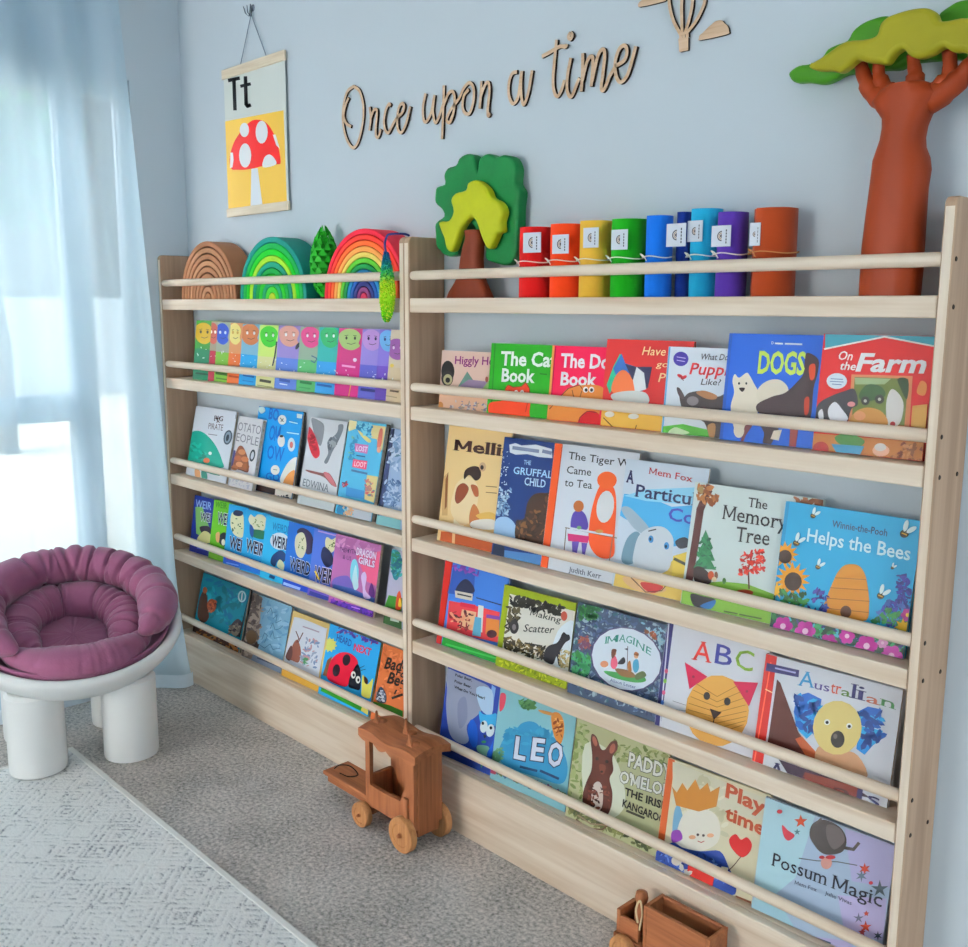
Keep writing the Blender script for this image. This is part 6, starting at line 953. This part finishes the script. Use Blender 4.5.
MB().grid(lambda u, v: disc(prof[round(v * (len(prof) - 1))][0], u * 2 * pi, prof[round(v * (len(prof) - 1))][1]), 72, len(prof) - 1, wrap=True).build('seat_shell', CHM, ch, True)
for i, p in enumerate(bx_):
    rel = p - RC; rel.z = 0; r_f = rel.dot(fdir) / math.cos(tilt)
    zt = RC.z - (.112 if i < 2 else .13) - math.tan(tilt) * rel.dot(fdir) + .02
    zb = .0095 if i in (0, 2) and p.x > .385 else .0005
    MB().lathe([(0, zb), (LR - .008, zb), (LR - .002, zb + .003), (LR, zb + .010), (LR, zt - .01), (LR - .01, zt), (0, zt + .004)], (p.x, p.y, 0), 40).build('leg', CHM, ch, True, 40)
# ------------------------------------------------------------------ gathered cushion
MAU = paint('mauve_cloth', '98627e', .85, .08, 40, .18, 160, sheen=.3)
cu_ = thing('seat_cushion', tuple(disc(0, 0, -.08)), 'mauve gathered cushion with pleated rim lying in the white tub chair', 'cushion')
rr = random.Random(12)
pl = [(rr.random() * 2 * pi, rr.uniform(.012, .045), rr.uniform(.05, .17), rr.uniform(-.5, .5)) for _ in range(46)]
def pleat(th, ph, amp=1.):
    s = 0
    for t0, w, d, k in pl:
        q = (th - t0 - k * .25 * math.sin(ph) + pi) % (2 * pi) - pi
        if abs(q) < w * 3: s -= d * math.exp(-(q / w) ** 2)
    return 1 + amp * (s + .02 * math.sin(7 * th) + .02 * math.sin(13 * th + 1))
def ring(R, rad, hc, th0, th1, nu, taper, flat=1., amp=1., off=0):
    def fn(u, v):
        th = th0 + (th1 - th0) * u; ph = 2 * pi * v
        tp = 1.
        if taper: tp = max(.0, min(1, (min(u, 1 - u)) / taper)) ** .5
        r = rad * tp * pleat(th + off, ph, amp)
        return disc(R + r * math.cos(ph), th, hc + r * math.sin(ph) * flat)
    return fn
d2 = math.radians
MB().grid(ring(.251, .063, .062, d2(42), d2(318), 420, .13, 1.0), 420, 24).build('rim_bolster', MAU, cu_, True)
MB().grid(ring(.160, .064, -.018, d2(38), d2(322), 380, .12, .95, .9, 1.1), 380, 22).build('inner_bolster', MAU, cu_, True)
MB().grid(lambda u, v: disc(.205 * v, u * 2 * pi, -.060 + .022 * (1 - v ** 2) * pleat(u * 2 * pi, 0, .8) - .03 * max(0, v - .75) - .004 * math.cos(5 * u * 2 * pi) * v), 120, 14, wrap=True).build('seat_pad', MAU, cu_, True)
cv = [(.02, -.086), (.10, -.084), (.18, -.075), (.23, -.064), (.262, -.040), (.284, -.008), (.292, .016), (.286, .022), (.262, -.012), (.225, -.040), (.15, -.060)]
MB().grid(lambda u, v: disc(cv[round(v * 10)][0], u * 2 * pi, cv[round(v * 10)][1] + .002), 72, 10, wrap=True).build('base_cover', MAU, cu_, True)
def flap(u, v):
    th = d2(-64) + d2(128) * u; ph = 2 * pi * v; e = max(.0, math.sin(pi * u)) ** .62
    r = .062 * e * (1 + .03 * math.sin(21 * u) + .25 * (pleat(th * 1.3 + 2, 0) - 1))
    R = .2265 + .010 * math.cos(th)
    return disc(R + r * math.cos(ph) * .95, th, +.012 + .012 * e + r * math.sin(ph) * .86)
MB().grid(flap, 120, 20).build('front_flap', MAU, cu_, True)
# ------------------------------------------------------------------ wooden coach
CW = wood('coach_beech', 'a8714e', '8c5a3c', 'x', 2.2, .55); CW2 = wood('coach_beech_upright', 'a8714e', '8c5a3c', 'z', 2.2, .55)
YN, YF_ = -.272, -.176
C8 = (325, 700, 5.921)
def c8(x, y, Y=YN): return at(325 + x / 5.921, 700 + y / 5.921, 'y', Y)
co = thing('toy_coach', (1.46, -.224, 0), 'open-sided wooden toy coach with spiked roof and four wheels, on the carpet by the bookcases', 'toy vehicle')
xb = c8(525, 600).x; xf = c8(238, 300).x; zr = c8(440, 330).z; zfl = c8(350, 720).z
hood_x = c8(62, 385, -.224).x
zf = .062
def side(Y, d):
    op = [c8(x, y) for x, y in [(262, 245), (264, 330), (258, 400), (266, 500), (350, 555), (445, 600), (470, 530), (478, 470), (455, 430), (440, 385), (432, 322), (408, 315), (384, 326), (348, 288), (312, 270)]]
    fr = c8(238, 245); top = [c8(x, y) for x, y in [(238, 235), (350, 270), (440, 315), (525, 345)]]
    zt = sum(p.z for p in top) / 4
    ou = [Vector((xf, 0, zt)), Vector((xf, 0, zf)), Vector((xb, 0, zf)), Vector((xb, 0, zt))]
    op = [Vector((min(max(p.x, xf + .018), xb - .03), 0, min(max(p.z, zf + .05), zt - .008))) for p in op]
    m = MB(); bm = bmesh.new()
    tri = tessellate_polygon([[Vector((p.x, p.z, 0)) for p in ou], [Vector((p.x, p.z, 0)) for p in op]])
    al = ou + op; vs = [bm.verts.new((p.x, Y, p.z)) for p in al]; vb = [bm.verts.new((p.x, Y + d, p.z)) for p in al]
    for t in tri: bm.faces.new([vs[i] for i in t]); bm.faces.new([vb[i] for i in t][::-1])
    for lo, n in ((0, 4), (4, len(op))):
        for i in range(n): a, b = lo + i, lo + (i + 1) % n; bm.faces.new((vs[a], vs[b], vb[b], vb[a]))
    bmesh.ops.recalc_face_normals(bm, faces=bm.faces); m.frombm(bm)
    m.build('side_panel', CW2, co); return zt
zt = side(YN, .012); MB().box(xf, xb, YF_ - .012, YF_, zf, zt, bev=.002).build('side_panel', CW2, co)
MB().box(hood_x + .012, xb, YN + .012, YF_ - .012, zf - .012, zf + .006, bev=.002).build('chassis', CW, co)
MB().box(xb - .013, xb + .002, YN + .0125, YF_ - .0125, zf - .02, zt, bev=.002).build('back_panel', CW2, co)
MB().box(xf, xf + .012, YN + .0125, YF_ - .0125, zf, zt - .11, bev=.002).build('front_panel', CW2, co)
zh = c8(60, 385, -.224).z
MB().box(hood_x, xf + .002, YN + .004, YF_ - .004, zh - .012, zh, bev=.003).build('hood', CW, co)
MB().box(hood_x + .03, hood_x + .042, YN + .012, YF_ - .012, zf, zh - .012, bev=.002).build('hood_support', CW2, co)
m = MB(); ny = 12
def roof(u, v, dz):
    x = xf - .014 + (xb + .02 - xf + .014) * u; y = YN - .012 + (YF_ - YN + .024) * v
    return Vector((x, y, zt + .0005 + dz + .010 * math.sin(pi * v) + .005 * math.sin(u * 3 * pi) - .004 * (u - .5)))
m.grid(lambda u, v: roof(u, v, .020), 30, ny); m.grid(lambda u, v: roof(u, v, -.012 * (abs(2 * v - 1) ** 6) * abs(math.sin(u * 4 * pi)) ), 30, ny)
b = 31 * (ny + 1)
for i in range(30): m.f += [[i, i + 1, b + i + 1, b + i], [ny * 31 + i, ny * 31 + i + 1, b + ny * 31 + i + 1, b + ny * 31 + i]]; m.c += [None, None]
for j in range(ny): m.f += [[j * 31, (j + 1) * 31, b + (j + 1) * 31, b + j * 31], [j * 31 + 30, (j + 1) * 31 + 30, b + (j + 1) * 31 + 30, b + j * 31 + 30]]; m.c += [None, None]
m.build('roof', CW, co, True, 40)
for u_, v_, hh in ((.12, .30, .034), (.52, .5, .044), (.80, .15, .036)):
    p = roof(u_, v_, .019)
    MB().prism([p + Vector(q) for q in ((-.011, 0, 0), (.013, 0, 0), (.005, 0, hh * .5), (0, 0, hh), (-.004, 0, hh * .45))], (0, .008, 0), bev=.0015).build('roof_spike', CW2, co)
    MB().lathe([(0, 0), (.016, 0), (.014, .006), (.007, .011), (0, .012)], p + Vector((.006, .018, -.002)), 14).build('roof_boss', CW, co, True)
MB().box(xb - .035, xb - .018, YN - .008, YN - .0005, zf + .01, zf + .085, bev=.0035).build('arm_post', CW2, co)
WM = wood('wheel_beech', 'c39468', 'ad7d55', 'z', 3, .5)
def wheel(x, y, r, w, parent, sgn):
    prof = [(0, w * .5), (r * .16, w * .5), (r * .18, w * .42), (r * .62, w * .40), (r * .66, w * .5), (r * .95, w * .5), (r, w * .38), (r, -w * .38), (r * .95, -w * .5), (0, -w * .5)]
    M = Matrix.Rotation(pi / 2 * (1 if sgn < 0 else -1), 3, 'X')
    o = MB().lathe(prof, (x, y, r + .001), 36, M=M).build('wheel', WM, parent, True, 35)
    MB().lathe([(0, w * .5 + .008), (r * .10, w * .5 + .007), (r * .14, w * .5), (r * .14, w * .3), (0, w * .3)], (x, y, r + .001), 14, M=M).build('axle_peg', CW2, o, True, 40)
    return o
wr_ = c8(460, 790, YN - .012); wf = c8(218, 650, YN - .012)
for x, r in ((wr_.x, .047), (wf.x, .034)):
    wheel(x, YN - .0115, r, .021, co, -1); wheel(x, YF_ + .0115, r, .021, co, 1)
    MB().tube([(x, YN, r), (x, YF_, r)], .005, 8).build('axle', CW2, co)
    MB().box(x - .012, x + .012, YN + .014, YF_ - .014, r - .006, zf - .011, bev=.001).build('axle_block', CW, co)
STR = paint('dark_twine', '2a2220', .9)
hp = Vector((hood_x + .02, YN + .03, zh + .003))
MB().tube(spline([hp, hp + Vector((.02, .005, .016)), hp + Vector((.05, .02, .018)), hp + Vector((.085, .02, .006)), hp + Vector((.07, .0, .001)), hp + Vector((.035, -.006, .001))], 6), .0018, 6).build('twine', STR, co)
# ------------------------------------------------------------------ wooden cart, cut by the bottom edge of the photo
ct2 = thing('toy_cart', (2.33, -.163, 0), 'wooden toy cart with an open box, at the bottom edge against the kick board', 'toy vehicle')
bl = at(662, 893, 'z', .145); br = at(734, 923, 'z', .145)
x0, x1, y0, y1, zt2 = bl.x, br.x, -.202, -.1375, .145
m = MB(); m.box(x0, x0 + .009, y0, y1, .05, zt2, bev=.0015); m.box(x1 - .009, x1, y0, y1, .05, zt2, bev=.0015)
m.box(x0 + .009, x1 - .009, y0, y0 + .009, .05, zt2, bev=.0015); m.box(x0 + .009, x1 - .009, y1 - .009, y1, .05, zt2, bev=.0015); m.box(x0 + .009, x1 - .009, y0 + .009, y1 - .009, .05, .06)
m.build('box', CW, ct2)
MB().box(x0 - .075, x1 + .004, y0 - .004, y1 - .002, .036, .0495, bev=.002).build('chassis', CW, ct2)
m = MB(); m.box(x0 - .070, x0 - .060, y0, y1 - .006, .05, .105, bev=.0015); m.box(x0 - .060, x0 - .012, y0, y0 + .009, .05, .092, bev=.0015); m.box(x0 - .060, x0 - .012, y1 - .015, y1 - .006, .05, .092, bev=.0015)
m.build('driver_box', CW, ct2)
pg = at(650, 934, 'y', -.188)
o = MB().lathe([(0, .0), (.013, 0), (.015, .01), (.015, .05), (.011, .062), (.012, .07), (.0145, .08), (.012, .092), (0, .096)], (x0 - .034, -.163, .05), 18).build('peg_driver', CW2, ct2, True)
q = Vector((x0 - .012, y0 - .002, .10))
MB().tube(spline([q, q + Vector((-.004, -.002, .03)), q + Vector((.004, 0, .052)), q + Vector((.006, .006, .02)), q + Vector((.0, .006, -.02))], 5), .0022, 6).build('pale_twine', paint('pale_twine', 'd8c6a4', .8), ct2)
for x in (x0 - .04, x1 - .035):
    wheel(x, y0 - .0155, .030, .018, ct2, -1)
    if True:
        wheel(x, y1 + .0045, .030, .009, ct2, 1)
    MB().tube([(x, y0 - .006, .031), (x, y1, .031)], .005, 8).build('axle', CW2, ct2)
# ------------------------------------------------------------------ daylight
W = bpy.data.worlds.new('sky'); SC.world = W; W.use_nodes = True; t = W.node_tree; bg = t.nodes['Background']
# sky brightness by direction: brightest behind the photographer on the window side, dim over the dark end of the room
tc = N(t, 'ShaderNodeTexCoord'); vd = N(t, 'ShaderNodeVectorMath', operation='DOT_PRODUCT'); vd.inputs[1].default_value = Vector(SKY_DIR).normalized()
t.links.new(tc.outputs['Generated'], vd.inputs[0])
cr = N(t, 'ShaderNodeValToRGB'); e = cr.color_ramp.elements
mr = N(t, 'ShaderNodeMapRange'); mr.inputs[1].default_value = -1; mr.inputs[2].default_value = 1; t.links.new(vd.outputs['Value'], mr.inputs[0]); t.links.new(mr.outputs[0], cr.inputs[0])
for i, (pos, st, c) in enumerate(SKY):
    k = e[i] if i < 2 else e.new((pos + 1) / 2)
    k.position = (pos + 1) / 2; k.color = tuple(q * st / 30 for q in c) + (1,)
t.links.new(cr.outputs[0], bg.inputs['Color']); bg.inputs['Strength'].default_value = 30
SC.view_settings.view_transform = 'Standard'; SC.view_settings.look = 'None'; SC.view_settings.gamma = 1; SC.view_settings.exposure = EXPO
SC.view_settings.use_curve_mapping = False
SC.cycles.max_bounces = 10; SC.cycles.diffuse_bounces = 6; SC.cycles.transparent_max_bounces = 16; SC.cycles.sample_clamp_indirect = 6
SC.cycles.use_denoising = True

# sampling guides for the two window openings (they give off no light themselves)
for nm, loc, rot, sx_, sy_ in (('window_portal', (-.13, (WY0 + WY1) / 2, (WZ0 + WZ1) / 2), (0, -pi / 2, 0), WZ1 - WZ0, WY1 - WY0), ('window_portal', ((VX0 + VX1) / 2, RY - .11, 1.13), (pi / 2, 0, 0), VX1 - VX0, 2.14)):
    ld = bpy.data.lights.new(nm, 'AREA'); ld.shape = 'RECTANGLE'; ld.size = sx_; ld.size_y = sy_; ld.cycles.is_portal = True
    lo = bpy.data.objects.new(nm, ld); COL.objects.link(lo); lo.location = loc; lo.rotation_euler = rot
